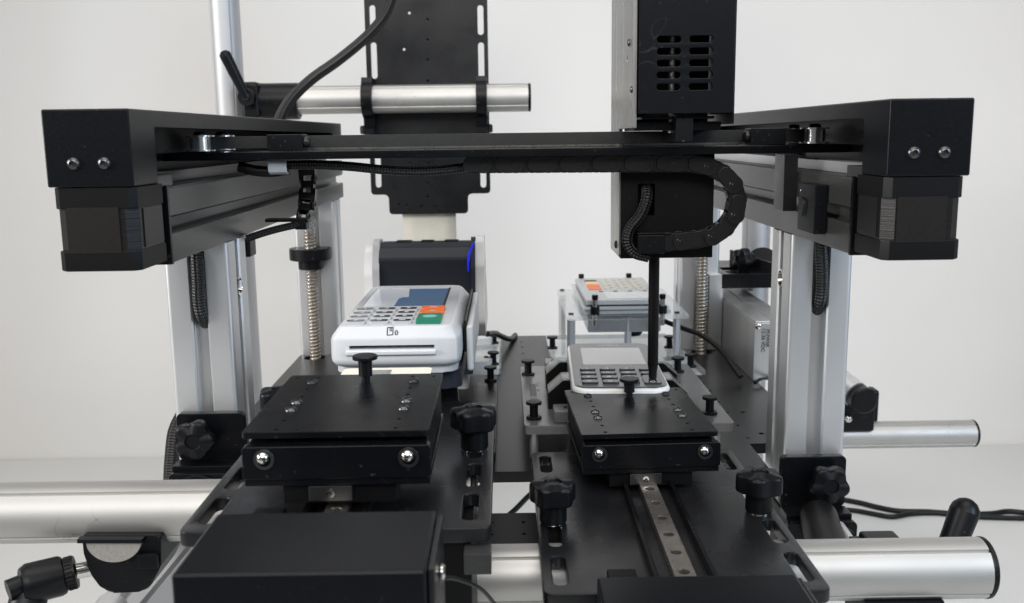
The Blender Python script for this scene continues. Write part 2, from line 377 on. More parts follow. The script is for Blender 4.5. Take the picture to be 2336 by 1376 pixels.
def disc_screw(name, label, loc, group, sc_=1.0, hgt=13, low=True, tint='plastic'):
    """thumb screw: knurled disc on a stem with a lower collar"""
    t = thing(name, label, 'thumb screw', loc, group); o = Vector(loc)
    g = G(); N = 48
    prof = [(0, hgt-2.4), (4.6, hgt-2.4), (5.6, hgt-2.0), (5.7, hgt-.5), (5.3, hgt), (1.4, hgt+.12), (0, hgt+.12)]
    g.lathe([(r*sc_, h) for r, h in prof], o, 'z', N).out('disc', tint, t)
    pr = [(0, 0), (5.6*sc_, 0), (5.6*sc_, 1.3), (5.0*sc_, 1.8), (3.1*sc_, 2.0), (3.0*sc_, hgt-3.2), (3.4*sc_, hgt-2.4), (0, hgt-2.3)] if low else \
         [(0, -1), (1.9*sc_, -1), (1.9*sc_, 2.2), (3.1*sc_, 2.4), (3.2*sc_, hgt-2.4), (0, hgt-2.3)]
    G().lathe(pr, o, 'z', 28).out('stem', tint, t)
    return t

# ================================================================== THE SETTING
g = G(); g.box(-2600, 2600, 1472, 1500, -900, 1500, 0); struct(g.out('wall', 'wall'))
g = G(); g.box(-2600, 2600, -500, 1470, -30, 0, 2); struct(g.out('table_top', 'table'))

# ================================================================== GANTRY RAILS (left / right)
XL0, XL1, XR0, XR1 = -222, -180, 186.5, 227.5
def gantry_rail(x0, x1, inner, label):
    """inner = +1 when the inner face is x1"""
    t = thing('belt_drive_rail', label, 'linear rail', ((x0+x1)/2, 770, 434), 'belt driven rails either side of the gantry')
    cv = G().box(x0, x1, 470, 1080, 477.6, 515, 1.0, 3).out('cover', 'powder', t)
    c1 = G().box(x0+2.2, x1-2.2, 472.5, 1077, 470, 512.5, 0).out('cut', None)
    xi = x1 if inner > 0 else x0
    c2 = G().prism(fillet([(503, 470), (503, 506.5), (1024, 504.5), (1024, 470)], [0, 2.5, 2.5, 0]), 'x', xi-6, xi+6).out('cut', None)
    c1.location -= wloc(t)*0
    boolcut(cv, [c1, c2])
    for dx in (-7.3, 7.6):
        button_screw('screw', ((x0+x1)/2+dx+(0 if inner > 0 else -.4), 470.2, 489), '-y', 3.2, 'screw', t, 1.9)
    G().prism(tslot(x0, x1, 434, 475, 8, 8, 1.2), 'y', 517, 1077, .25).out('profile_beam', 'profile', t)
    G().box(x0-.3, x1+.6, 513.5, 516.8, 433.5, 476, .5).out('end_plate', 'anod', t)
    G().box(x0+1, x1-1, 505, 528, 475.3, 481.5, .5).out('mounting_block', 'profile', t)
    xs = x0+9 if inner > 0 else x1-9
    # steel guide rail and rear belt on the beam
    G().box((x0+x1)/2-5, (x0+x1)/2+5, 530, 1070, 475.2, 482, .4).out('guide_rail', 'screw' if inner > 0 else 'alu', t)
    for dx in (-6, 6):
        G().box((x0+x1)/2+dx*1.5-.6, (x0+x1)/2+dx*1.5+.6, 712, 1060, 493, 499.5, .2).out('belt', 'belt', t)
    return t
railL = gantry_rail(XL0, XL1, 1, 'black belt drive rail on the left, running back above the left posts')
railR = gantry_rail(XR0, XR1, -1, 'black belt drive rail on the right, running back above the right posts')

def stepper(x0, x1, label, flip):
    t = thing('stepper_motor', label, 'motor', ((x0+x1)/2, 493, 436), 'stepper motors under the rail ends')
    y0, y1 = 471.5, 513
    def oct_(i, c): return [(x0+i+c, y0+i), (x1-i-c, y0+i), (x1-i, y0+i+c), (x1-i, y1-i-c), (x1-i-c, y1-i), (x0+i+c, y1-i), (x0+i, y1-i-c), (x0+i, y0+i+c)]
    G().prism(oct_(0, 3.4), 'z', 466.8, 477.3, .5).out('front_cap', 'matte', t)
    G().prism(oct_(.35, 5.2), 'z', 446.2, 466.9).out('laminated_body', 'lam', t)
    G().prism(oct_(0, 3.4), 'z', 436, 446.3, .8).out('rear_cap', 'matte', t)
    for cx, cy in ((x0+3.2, y0+3.2), (x1-3.2, y0+3.2), (x0+3.2, y1-3.2), (x1-3.2, y1-3.2)):
        pass
    lb = G(); lb.box(x0+6.2, x1-8.5, y0-.3, y0+.36, 445.0, 467.6, .15); lb.out('label_sheet', 'label', t)
    xs = x1-.1 if flip > 0 else x0+.1
    G().box(xs-.3, xs+.3, y0+9, y1-6, 447, 466.5, .1).out('side_label', 'lam', t)
    return t
stepper(XL0+1.2, XL1-.5, 'black stepper motor with a brown label hanging under the left rail end', 1)
stepper(XR0+.5, XR1-1.2, 'black stepper motor with a brown label hanging under the right rail end', -1)

# sensor box on the inside of the right rail
t = thing('sensor_box', 'small black sensor box on the inner face of the right rail beside its motor', 'sensor', (183, 566, 440))
G().box(178.5, 186, 552, 584, 441, 469.5, .8).out('housing', 'plastic', t)
G().tube(spline([(178.2, 575, 461), (177.9, 570, 459), (178.0, 571, 454), (177.9, 573, 450)], 4), .35, 6).out('wire', 'rubber', t)
G().cyl((178.6, 579, 465), '-x', .7, .4, .1, 12).out('indicator', 'steel', t)
# white end switch glimpsed behind the crossbar
t = thing('end_switch', 'small white switch on the right rail beam, below the crossbar pulley', 'switch', (196, 668, 482))
G().box(191.5, 204.5, 655, 668, 482.2, 490.5, .3).out('switch_body', 'whiteg', t)
G().box(191.3, 202, 653.4, 654.4, 488.2, 492.4, .2).out('lever', 'whiteg', t)
for i in range(2): G().box(194+i*5, 197+i*5, 654.7, 654.95, 484.2, 486.3, 0).out('print_mark', 'print', t)
# vertical bar hanging from the crossbar on the right
t = G().box(175.6, 184.2, 605, 627, aY(1800, 482, 605).z, 486.1, .4).out('hanging_bracket', 'anodg'); tag(t, 'dark metal bracket hanging from the right end of the crossbar', 'bracket')
t.location.x += 0

# ================================================================== CROSSBAR
t = thing('gantry_crossbar', 'long black crossbar spanning the two rails with a toothed belt along it', 'crossbar', (0, 660, 486))
plate('base_strip', rr(-221, 625, 226, 702, 9), [], 486.2, 491.3, 'anod', t, .4)
G().box(-150, 160, 660, 672, 491.4, 497.8, .4).out('guide_rail', 'steelmat', t)
def beltrun(y): return G().box(-197, 203, y-.65, y+.65, 493.4, 501.4, .2).out('belt', 'belt', t)
beltrun(641.6); beltrun(697.5)
for px, py in ((-197.5, 634), (-200, 690), (203, 634), (206, 690)):
    p = G().lathe([(0, 0), (9.4, 0), (9.4, .9), (6.6, 1.1), (6.6, 9), (9.4, 9.2), (9.4, 10.1), (0, 10.1)], (px, py, 492.2), 'z', 32).out('pulley', 'pulley', t)
    G().lathe([(0, 0), (4, 0), (4, 1), (3, 2.2), (0, 2.6)], (px, py, 502.4), 'z', 20).out('cap_screw', 'blackscrew', p)
for s, x0, x1 in ((-1, -153, -130), (1, 160, 183)):
    c = G().box(x0, x1, 629, 645, 491.6, 502.3, .5).out('belt_clamp', 'plastic', t)
    xx = x1+.1 if s < 0 else x0-.1
    G().cyl((xx, 632, 497.2), 'x' if s < 0 else '-x', 3.6, 4, 1).out('tension_screw', 'blackscrew', c)

# ================================================================== TOOL HEAD
t = thing('tool_head', 'black motorised tool head with vent slots and a silver side plate riding on the crossbar', 'tool head', (108, 640, 420))
hx0, hx1 = 79.5, 138
slots = [rr(xc-7.2, zc-2, xc+7.2, zc+2, 1.95, 5) for xc in (98.4, 117.6) for zc in (554.5, 547.6, 540.8, 533.9, 527.0)]
plate('vent_cover', rr(hx0+1.2, 511.5, hx1-.5, 760, .8), slots, 583.5, 585.5, 'powder', t, .3, 'y')
G().box(hx0+1, hx0+3, 585.6, 650, 511.6, 760, .3).out('cover_side', 'matte', t)
G().box(hx1-2.6, hx1-.6, 585.6, 650, 511.6, 760, .3).out('cover_side', 'matte', t)
G().box(hx1-.4, hx1+1.2, 588, 690, 505, 760, .3).out('right_plate', 'powder', t)
plate('side_plate', fillet([(585, 503), (653, 503), (650, 417), (701, 417), (701, 760), (585, 760)], [1, 1, 3, 4, 1, 1]),
      [circ(612, 545.5, 2.2)], hx0-2.2, hx0+.3, 'steelmat', t, .3, 'x')
button_screw('side_screw', (hx0-2.3, 601.5, 554.5), '-x', 2.3, 'screw', t, 1.2)
button_screw('side_screw', (hx0-2.3, 587, 526), '-x', 2.1, 'screw', t, 1.2)
button_screw('side_screw', (hx0-2.3, 664, 424), '-x', 2.8, 'blackscrew', t, 1.2)
# inner works seen through the vents
G().cyl((104, 606, 500), 'z', 1.8, 150, .2, 16).out('shaft', 'alu', t)
g = G()
for k in range(12): g.lathe([(2.3, 0), (2.6, .6), (2.3, 1.2)], (104, 606, 523+k*3.4), 'z', 16)
g.out('shaft_collar', 'lead', t)
G().box(86, 134, 640, 648, 505, 760, 0).out('inner_frame', 'matte', t)
G().box(hx0+3.5, 92, 600, 640, 512, 700, .3).out('inner_motor', 'matte', t)
# carriage foot above the belt
G().box(hx0+1, hx1-4, 600, 650, 501.55, 506.8, .3).out('foot_plate', 'anod', t)
G().box(hx0+5, hx1-9, 596, 640, 508.4, 510, .3).out('foot_shim', 'anod', t)
c = G().box(104.3, 115, 590, 640, 494.3, 509, .9).out('belt_grip', 'plastic', t)
for dx in (-3.1, 3.1): G().lathe([(2.9, 0), (2.7, .9), (1.5, 1.6), (0, 1.7)], (109.8+dx, 598, 509.1), 'z', 18).out('grip_screw', 'screw', c)
# lower housing with cable pocket
cv = G().box(78.4, 141.5, 650, 700, 415.8, 486, .5, 2).out('lower_housing', 'matte', t)
boolcut(cv, [G().prism(rr(90, 445, 101.5, 466.5, .8), 'y', 640, 664).out('cut', None)])
for x, z in ((84.5, 457), (115.5, 458), (98, 439), (133.5, 424)):
    G().cyl((x, 649.9, z), '-y', 1.25, .12, .05, 16).out('hole_plug', 'rubber', t)
# stylus
t = thing('stylus', 'long black stylus rod pressing a key on the dark keypad', 'stylus', (103.5, 662, 328.5))
G().cyl((103.5, 662, 337.5), 'z', 3.75, 110, .3, 32).out('rod', 'matte', t)
G().lathe([(0, 0), (2.4, 0), (2.9, .4), (2.9, 4.5), (3.6, 9.2)], (103.5, 662, 328.4), 'z', 28).out('tip', 'rubber', t)

# ================================================================== CABLE CHAINS
def chain(name, label, pts, width, hgt, pitch, ydir, n_skip=0):
    """links of two side plates and a cross piece; pts is the centre line (x, z) with y the width axis (ydir) or swapped"""
    t = thing(name, label, 'cable chain', (pts[0][0], pts[0][1], pts[0][2]))
    # resample
    P = [Vector(p) for p in pts]; out = [P[0]]; acc = 0
    for a, b in zip(P, P[1:]):
        L = (b-a).length
        while acc+L >= pitch:
            k = (pitch-acc)/L; a = a+(b-a)*k; out.append(a); L = (b-a).length; acc = 0
        acc += L
    Wv = Vector(ydir)
    def one(ln, width=width):
        g = G(); h = hgt/2
        # local frame: x along the link, y width, z height
        def side(y0, y1, sh):
            t_ = h*.80
            poly = [(-h*.1, -t_), (ln-h*.75, -t_), (ln-h*.55, -h*.93)] + [(ln+h*.96*math.sin(R(a)), -h*math.cos(R(a))) for a in range(0, 181, 18)] + [(ln-h*.55, h*.93), (ln-h*.75, t_), (-h*.1, t_), (-h*.5, h*.4), (-h*.5, -h*.4)]
            g.prism(poly, 'y', y0, y1, .25)
        side(-width/2, -width/2+1.6, 0); side(width/2-1.6, width/2, 0)
        for s in (-1, 1):
            g.cyl((ln, s*(width/2-.1), 0), 'y' if s > 0 else '-y', h*.56, .45, .2, 18)
            g.cyl((ln, s*(width/2+.3), 0), 'y' if s > 0 else '-y', h*.27, .5, .2, 14)
        g.box(ln*.2, ln*.75, -width/2+1, width/2-1, h-1.2, h-.1, .2); g.box(ln*.2, ln*.75, -width/2+1, width/2-1, -h+.1, -h+1.2, .2)
        return g
    o0 = one(pitch).out('chain_link', 'chain', None, origin=(0, 0, 0)); o1 = one(pitch, width-3).out('chain_link', 'chain', None, origin=(0, 0, 0))
    for q, (a, b) in enumerate(zip(out, out[1:])):
        X = (b-a).normalized(); Z = X.cross(Wv).normalized(); Y = Z.cross(X)
        src = (o0, o1)[q % 2]; o = src if q < 2 else src.copy()
        if q >= 2: COL.objects.link(o)
        o.parent = t
        mm = Matrix((X, Y, Z)).transposed().to_4x4(); mm.translation = a/1000 - wloc(t); o.matrix_local = mm
    return t
arc = [(-24, 641, 474.2)] + [(124, 641, 474.2)]
cx, cz, rad = 126, 454.2, 25.2
pts = [(-24, 641, 481.3), (122, 641, 480.3)] + [(cx+rad*1.15*math.sin(R(a)), 641, cz+rad*math.cos(R(a))) for a in range(12, 176, 12)] + [(118, 641, 428.8), (103, 641, 427), (93, 641, 426.3)]
chain('cable_chain', 'black link cable chain curving in a loop under the crossbar beside the tool head', pts, 13, 11.8, 10.6, (0, 1, 0))
t = G().box(88, 106, 633, 649.5, 421, 433.4, .6).box(88, 110, 634.5, 648, 433.6, 434.8, .3).out('chain_anchor', 'plastic')
tag(t, 'black plastic chain anchor bolted low on the tool head front', 'bracket')
pts = [aY(700, 378, 690), aY(704, 412, 690), aY(703, 450, 688), aY(700, 476, 684), aY(691, 497, 680)]
chain('cable_chain', 'short black cable chain hanging down at the left end of the crossbar', pts, 11.5, 9.5, 9.2, (1, 0, 0))

# braided cables ---------------------------------------------------------------
def cable(name, label, pts, r, mt='braid', n=10, seg=16, cat='cable', group=None):
    return tag(G().tube(spline(pts, n), r, seg).out(name, mt, smooth=80), label, cat, group)
cable('braided_cable', 'thick braided black cable slanting from the top edge down behind the left rail',
      [aY(905, -40, 1035), aY(880, 30, 1030), aY(838, 82, 1020), aY(775, 135, 1005), aY(712, 180, 990), aY(668, 222, 975), aY(642, 262, 960), aY(632, 300, 950)], 5.4, n=14)
cable('braided_cable', 'thin braided black cable sagging under the left half of the crossbar',
      [aY(655, 377, 640), aY(720, 376, 640), aY(800, 380, 640), aY(880, 388, 640), aY(960, 391, 640), aY(1030, 386, 640), aY(1090, 377, 641), aY(1130, 372, 641)], 3.1)
cable('braided_cable', 'braided black cable looping out of a pocket in the tool head front',
      [(97, 662, 464), (96, 650, 462), aY(1475, 455, 643), aY(1462, 490, 641), aY(1438, 522, 641), aY(1432, 552, 641), aY(1447, 576, 641), aY(1480, 586, 641)], 3.9)
cable('braided_cable', 'braided black cable running down the front slot of the left front post',
      [(-202, 625, 440), aY(450, 590, 618), aY(453, 640, 617), aY(455, 690, 617), aY(462, 722, 620), aY(470, 738, 630)], 4.1)
cable('braided_cable', 'braided black cable running down the front slot of the right front post',
      [(205, 625, 440), aY(1872, 580, 620), aY(1874, 640, 620), aY(1870, 685, 622), aY(1862, 708, 632)], 4.2)
cable('braided_cable', 'braided black cable hanging behind the left clamp bracket',
      [aY(418, 945, 660), aY(400, 985, 655), aY(393, 1040, 652), aY(390, 1100, 650), aY(392, 1180, 650)], 5.2)
cable('braided_cable', 'short braided black cable from the left front post to the hanging chain',
      [aY(562, 545, 668), aY(600, 532, 672), aY(640, 521, 676), aY(690, 510, 680)], 2.6)
cable('wire_bundle', 'black wire stub crossing under the left end of the crossbar',
      [aY(545, 380, 640), aY(580, 389, 640), aY(620, 392, 640), aY(660, 386, 640)], 3.6, 'rubber')
# white cable clip
g = G(); prof = [(-1.5, 6), (-4.4, 3.5), (-4.9, 0), (-3.6, -3.4), (0, -4.9), (3.6, -3.6)]
o3 = aY(636, 381, 636)
inn = [(a*.84, b*.84) for a, b in prof]
g.prism([(o3.y+a, o3.z+b) for a, b in prof]+[(o3.y+a, o3.z+b) for a, b in inn[::-1]], 'x', o3.x-6, o3.x+6, .1)
tag(g.out('cable_clip', 'clip'), 'translucent white cable clip under the left end of the crossbar', 'clip')
# small bracket below the chain
b0 = aY(660, 507, 682)
t = G().box(b0.x-16, b0.x+13, b0.y-5, b0.y+5, b0.z+.5, b0.z+2.8, .3).box(b0.x+5, b0.x+13, b0.y-5, b0.y+5, b0.z-5, b0.z+.4, .4).out('chain_bracket', 'plastic')
tag(t, 'small black bracket holding the lower end of the hanging cable chain', 'bracket')
g = G()
for k in range(9):
    p = aY(692+k*3, 497+random.uniform(-4, 4), 690); q = aY(700+k*2.2, 528, 700)
    g.tube(spline([p, (p+q)/2+Vector((random.uniform(-2, 2), 0, 0)), q], 3), .28, 5)
tag(g.out('wire_tuft', 'clip'), 'tuft of thin clear wires at the foot of the hanging cable chain', 'wire')
# black clip on back of left front post
b0 = aY(568, 560, 680)
tag(G().box(b0.x-5, b0.x+4, 668, 684, b0.z-7, b0.z+5, 1).out('cable_holder', 'plastic'), 'black cable holder on the back of the left front post', 'clip')

# ================================================================== POSTS
def post(x0, x1, y0, y1, zb, label, zt=433.6):
    return tag(G().prism(tslot(x0, x1, y0, y1, 9.5, 8, 3.2), 'z', zb, zt).out('aluminium_post', 'alu', smooth=30), label, 'post', 'slotted aluminium posts')
pL = post(XL0, XL1, 619, 664, 262, 'silver slotted aluminium post at the left front of the gantry')
pR = post(XR0, XR1, 621, 667, 200, 'silver slotted aluminium post at the right front of the gantry')
post(XL0, XL1, 1010, 1055, 262, 'silver slotted aluminium post at the left back of the gantry', 433.6)
post(XR0, XR1, 1010, 1055, 262, 'silver slotted aluminium post at the right back of the gantry', 433.6)
for x, s, z, nm in ((XL1, 1, 402, 'left'), (XR0, -1, 402, 'right')):
    tt = G(); tt.lathe([(3.4, -3), (6.2, -1.0), (6.4, .15), (5.3, .3), (4.6, -1.6), (3.6, -4)], (x, 642.5, z), 'x' if s > 0 else '-x', 28)
    tag(tt.out('bolt_bushing', 'steel'), 'steel bushing in the inner face of the %s front post' % nm, 'bushing')

# ================================================================== LEAD SCREWS
def lead_screw(x, y, z0, z1, label):
    t = thing('lead_screw', label, 'lead screw', (x, y, z0), 'tall bronze coloured lead screws')
    G().cyl((x, y, z0), 'z', 4.6, z1-z0, .2, 20).out('core', 'lead', t)
    n = int((z1-z0)/3.6); pts = []
    for i in range(n*12+1):
        a = 2*math.pi*i/12; pts.append((x+5.1*math.cos(a), y+5.1*math.sin(a), z0+(z1-z0)*i/(n*12)))
    G().tube(pts, 1.25, 6).out('thread', 'lead', t, smooth=80)
    return t
lead_screw(-204, 998, 266, 417, 'tall bronze lead screw in front of the left back post')
lead_screw(207, 998, 266, 434, 'tall bronze lead screw in front of the right back post')
t = thing('flange_nut', 'black flanged nut on the left lead screw', 'nut', (-204, 998, 364))
G().lathe([(5.5, 10), (21, 10), (21.5, 10.6), (21.5, 21.4), (21, 22), (5.5, 22)], (-204, 998, 364.5), 'z', 48).out('flange', 'plastic', t)
G().lathe([(5.5, 0), (12.4, 0), (12.9, .5), (12.9, 9.9), (5.5, 9.9)], (-204, 998, 364.5), 'z', 36).out('hub', 'plastic', t)

# ================================================================== BASE PLATE
holes = [circ(17, y, 1.5, 10) for y in (1031, 1058, 1000)] + [circ(183, y, 1.5, 10) for y in (905, 867, 839, 802, 770, 734, 702)]
holes += [circ(-12, y, 1.5, 10) for y in (666, 715)] + [circ(x, 1072, 1.5, 10) for x in (60, 90, 118)] + [circ(-140, 1045, 1.5, 10), circ(196, 770, 2.2, 12), circ(196, 712, 2.2, 12)]
holes += [rr(-215, 983, -193, 1005, 10.8, 6), rr(196, 983, 218, 1005, 10.8, 6)]
ol = fillet([(-222, 668), (-178, 668), (-178, 635), (183.5, 635), (183.5, 640), (186, 640), (186, 645), (183, 686), (200, 686), (200, 672), (232, 672), (232, 1007), (184, 1007), (184, 1091), (-178, 1091), (-178, 1008), (-222, 1008)], 0)
ol = [(-222, 668), (-176, 668), (-176, 635), (181, 635), (181, 688), (234, 688), (234, 1007), (184, 1007), (184, 1091), (-176, 1091), (-176, 1007), (-222, 1007)]
bp = tag(plate('base_plate', ol, holes, 262, 270, 'brush', None, .4), 'large black brushed metal base plate with rows of small holes', 'base plate')
# faint engraved row numbers on the right of the base plate
for i, s in enumerate(('9', '8', '7')):
    p = aZ(1678+i*14, 918+i*12, 270.05); text(s, 6, p, 'profile', bp, 'engraved_mark', (0, 0, R(90)))
# lower black plate below the middle
t = tag(plate('lower_plate', rr(-112, 500, 66, 581, 3), [circ(x, y, 1.3, 10) for x in (-11, 9) for y in (566, 548, 531)], 255, 262, 'matte', None, .4),
        'black drilled lower plate between the two slotted plates', 'plate')

# ================================================================== ROUND TUBES
def tubepoly(cy, cz, r):
    pts = []
    for i in range(96):
        a = 2*math.pi*i/96; rr_ = r
        d = (math.degrees(a)) % 90
        if 33 < d < 37: rr_ = r-1.3
        pts.append((cy+rr_*math.cos(a), cz+rr_*math.sin(a)))
    return pts
def htube(name, label, x0, x1, y, z, r, mt='alux', caps=(1, 1), cat='tube', group='round aluminium tubes'):
    t = thing(name, label, cat, ((x0+x1)/2, y, z), group)
    G().prism(tubepoly(y, z, r), 'x', x0, x1).out('tube_body', mt, t, smooth=25)
    if caps[0]: G().cyl((x0-3.2, y, z), 'x', r+.2, 3.2, .8, 40).out('end_cap', 'plastic', t)
    if caps[1]: G().cyl((x1, y, z), 'x', r+.2, 3.2, .8, 40).out('end_cap', 'plastic', t)
    return t
htube('round_tube', 'thick silver tube entering from the left edge under the left slotted plate', -420, -20, 484, 306, 16)
htube('round_tube', 'thick silver tube with black end caps under the right slotted plate', -20, 254, 484, 266.5, 16.2)
htube('round_tube', 'thinner silver tube ending in a black cap behind the right front post', 120, 555.5, 1100, 141, 16)
htube('round_tube', 'silver crosswise tube in front of the perforated upright plate', -246, 28.5, 1130, 542.5, 16)
t = thing('round_column', 'tall silver round column rising behind the left rail', 'column', (-320, 1150, 0))
G().prism([(a-320, b) for a, b in [(p[0]-1150, p[1]+1150) for p in tubepoly(1150, 0, 17)]], 'z', 0, 900).out('tube_body', 'column', t, smooth=25)
t = thing('round_column', 'silver round column standing behind the right front post', 'column', (292, 1110, 0))
G().prism([(a+292, b) for a, b in [(p[0]-1110, p[1]+1110) for p in tubepoly(1110, 0, 16)]], 'z', 0, 470).out('tube_body', 'column', t, smooth=25)

# cross clamp with lever at upper left
t = thing('tube_clamp', 'black tube clamp with a slanted lever joining the left column and the crosswise tube', 'clamp', (-272, 1130, 542))
G().lathe([(16.4, 0), (20.3, 0), (20.8, .8), (20.8, 56), (19.6, 57), (16.4, 57)], (-292, 1130, 541.5), 'x', 48).out('clamp_body', 'plastic', t)
G().box(-297, -276, 1108, 1150, 521, 563, 5, 4).out('clamp_block', 'plastic', t)
a = aY(562, 222, 1098); b_ = aY(515, 128, 1090)
lv = G().tube([a, a+(b_-a)*.25, a+(b_-a)*.6, b_], [5.6, 5.6, 6.2, 6.6], 20).lathe([(0, 0), (8, 0), (9.8, 1), (10, 9), (9.2, 11), (0, 11)], a+Vector((0, 8, 0)), '-y', 32)
lv.lathe([(6.6, 0), (6.2, 3), (3.5, 5.6), (0, 6.4)], b_, (b_-a), 20)
lv = lv.out('lever', 'plastic', t)
G().lathe([(0, 0), (4.3, 0), (4.5, .6), (4.1, 1.6), (2.6, 1.8), (2.4, 1), (0, .9)], a+Vector((0, -3.1, 0)), '-y', 24).out('lever_screw', 'blackscrew', lv)

# ================================================================== PERFORATED UPRIGHT PLATE
def px(x, y): p = aY(x, y, 1152); return (p.x, p.z)
L_ = px(838, 200)[0]; R_ = px(1115, 200)[0]; zb = px(976, 443)[1]; z2 = px(976, 488)[1]; n0 = px(888, 470)[0]; n1 = px(1068, 470)[0]
ol = fillet([(n0, z2), (n1, z2), (n1, zb), (R_, zb), (R_, 760), (L_, 760), (L_, zb), (n0, zb)], [5, 5, 6, 5, 5, 5, 5, 6])
hs = []
for xx in (856, 1099):
    xc = px(xx, 200)[0]
    for y0, y1 in ((97, 180), (12, 80), (345, 428), (-80, -8)):
        za, zb2 = px(xx, y1)[1], px(xx, y0)[1]; hs.append(rr(xc-3.4, za, xc+3.4, zb2, 3.3))
for yy_ in (45, 91, 137, 185, 417, 449): p = px(976, yy_); hs.append(circ(p[0], p[1], 1.35, 12))
for x_, y_ in ((934, 30), (922, 113)): p = px(x_, y_); hs.append(circ(p[0], p[1], 1.6, 12))
for x_, y_ in ((911, 467), (928, 468), (962, 471), (994, 471), (934, 372), (934, 398), (976, 372)): p = px(x_, y_); hs.append(circ(p[0], p[1], 1.2, 12))
up = tag(plate('perforated_plate', ol, hs, 1150, 1154, 'anodg', None, .4, 'y'), 'tall black plate with long edge slots and small holes held upright on the crosswise tube', 'plate')
xc_ = px(976, 200)[0]; G().box(xc_-5, xc_+5, 1154.3, 1157, z2+4, 745, .3).out('backing_strip', 'matte', up)
G().box(n0+6, n1-6, 1154.3, 1157, z2+4, px(976, 462)[1], .3).out('backing_strip', 'matte', up)
for xx, nm in ((847, 'left'), (1101, 'right')):
    t = thing('pipe_hook', 'black pipe hook wrapping the crosswise tube at the %s edge of the upright plate' % nm, 'clamp', (px(xx, 230)[0], 1130, 542))
    xc = px(xx, 230)[0]*1.0-.5; w_ = 6.2
    outer = [(1150, 566), (1122, 567)] + [(1130-21*math.sin(R(a)), 542.5+21*math.cos(R(a))) for a in range(25, 160, 12)] + [(1130, 521.5), (1132, 512), (1126, 509), (1126, 503), (1136, 500), (1150, 503)]
    inner = [(1150, 526)] + [(1130-16.3*math.sin(R(a)), 542.5+16.3*math.cos(R(a))) for a in range(165, 0, -12)] + [(1150, 558.5)]
    G().prism(outer+inner, 'x', xc-w_, xc+w_, .5).out('hook_body', 'plastic', t)
    G().cyl((xc+(-7 if nm == 'left' else 7), 1138, 503), 'z', 5, 10, 1.5, 20).out('hook_bolt', 'plastic', t)

# receipt paper, and the printer terminal behind
c0 = aY(920, 560, 1010); c1 = aY(1040, 560, 1010)
c0 = aY(919, 520, 1160); c1 = aY(1041, 520, 1160)
sp_ = [Vector((0, 1160, 300)), Vector((0, 1159, 380)), Vector((0, 1158, 430)), Vector((0, 1157.5, 480))]
g = G(); vs0 = []
for p in sp_: vs0.append([g.bm.verts.new((c0.x+(c1.x-c0.x)*k/4, p.y, p.z)) for k in range(5)])
for a, b_ in zip(vs0, vs0[1:]):
    for k in range(4): g.bm.faces.new((a[k], a[k+1], b_[k+1], b_[k]))
rp = g.out('receipt_paper', 'paper'); md = rp.modifiers.new('t', 'SOLIDIFY'); md.thickness = .00015
tag(rp, 'cream strip of receipt paper rising from the printer towards the upright plate', 'paper')
for k, (x_, y_) in enumerate(((938, 496), (952, 500), (953, 520), (953, 538))):
    pass

t = thing('receipt_printer', 'dark slate printer with white side shells and a blue light strip', 'printer', (-66, 840, 272))
def pz(x, y, Y=800): p = aY(x, y, Y); return (p.x, p.z)
zt = pz(970, 553)[1]
body = fillet([(792, 300), (792, zt-13), (799, zt-4), (812, zt-1), (842, zt-3), (905, zt-60), (905, 300)], [1, 6, 6, 8, 14, 10, 1], 6)
G().prism(body, 'x', -105.5, -29, .8).out('printer_body', 'slate', t, smooth=50)
for xa, xb in ((-93, -80), (-72, -61), (-52, -40)): G().box(xa, xb, 812, 826, zt-2.0, zt-.5, .2).out('top_button', 'plastic', t)
def shell(x0, x1, dz, m_, nm, y0=790, y1=900, zb_=292):
    pl = fillet([(y0+12, zb_), (y0-2, zb_+14), (y0, zt-20+dz), (y0+12, zt+2+dz), (y0+30, zt+2+dz), (y1, zt-85+dz), (y1-10, zb_)], [6, 6, 14, 10, 12, 20, 8], 6)
    return G().prism(pl, 'x', x0, x1, 1.3).out(nm, m_, t, smooth=50)
shell(-111, -105.2, 0, 'whiteg', 'side_shell')
shell(-119, -111.2, -6, 'rim', 'side_shell', 797)
shell(-28.8, -25.5, 1, 'slate', 'inner_shell', 786, zb_=330)
shell(-25.3, -17.6, 2, 'rim', 'side_shell', zb_=331)
# blue light strip
ps = [aY(x, y, 784.5) for x, y in ((1083, 552), (1077, 562), (1072, 575), (1069, 590), (1068, 605), (1068, 620))]
G().tube(spline([p for p in ps], 5), [.4]+[.55+.45*math.sin(math.pi*k/23) for k in range(24)]+[.4], 8).out('light_strip', 'blue', t, smooth=80)
G().box(-100, -34, 812, 900, 272, 301, 4).out('pedestal', 'whiteg', t)
# bracket feet to the right of the printer
for k, (cx_, cy_) in enumerate(((1110, 776), (1100, 828))):
    p = aZ(cx_, cy_, 279)
    f = G().prism(fillet([(p.x-16, p.y-20), (p.x+6, p.y-14), (p.x+10, p.y-2), (p.x+10, p.y+10), (p.x-16, p.y+16)], [2, 3, 3, 3, 2]), 'z', 277.2, 284, .8).out('bracket_foot', 'white')
    tag(f, 'white bracket foot on the clear plate, %s' % ('the far one beside the printer' if k == 0 else 'the near one beside the card terminal'), 'bracket', 'white bracket feet')
    button_screw('foot_screw', (p.x+4, p.y+2, 284), 'z', 2.6, 'blackscrew', f)
    f.children[0].location = Vector(((p.x+4)/1000, (p.y+2)/1000, .2846))-f.location

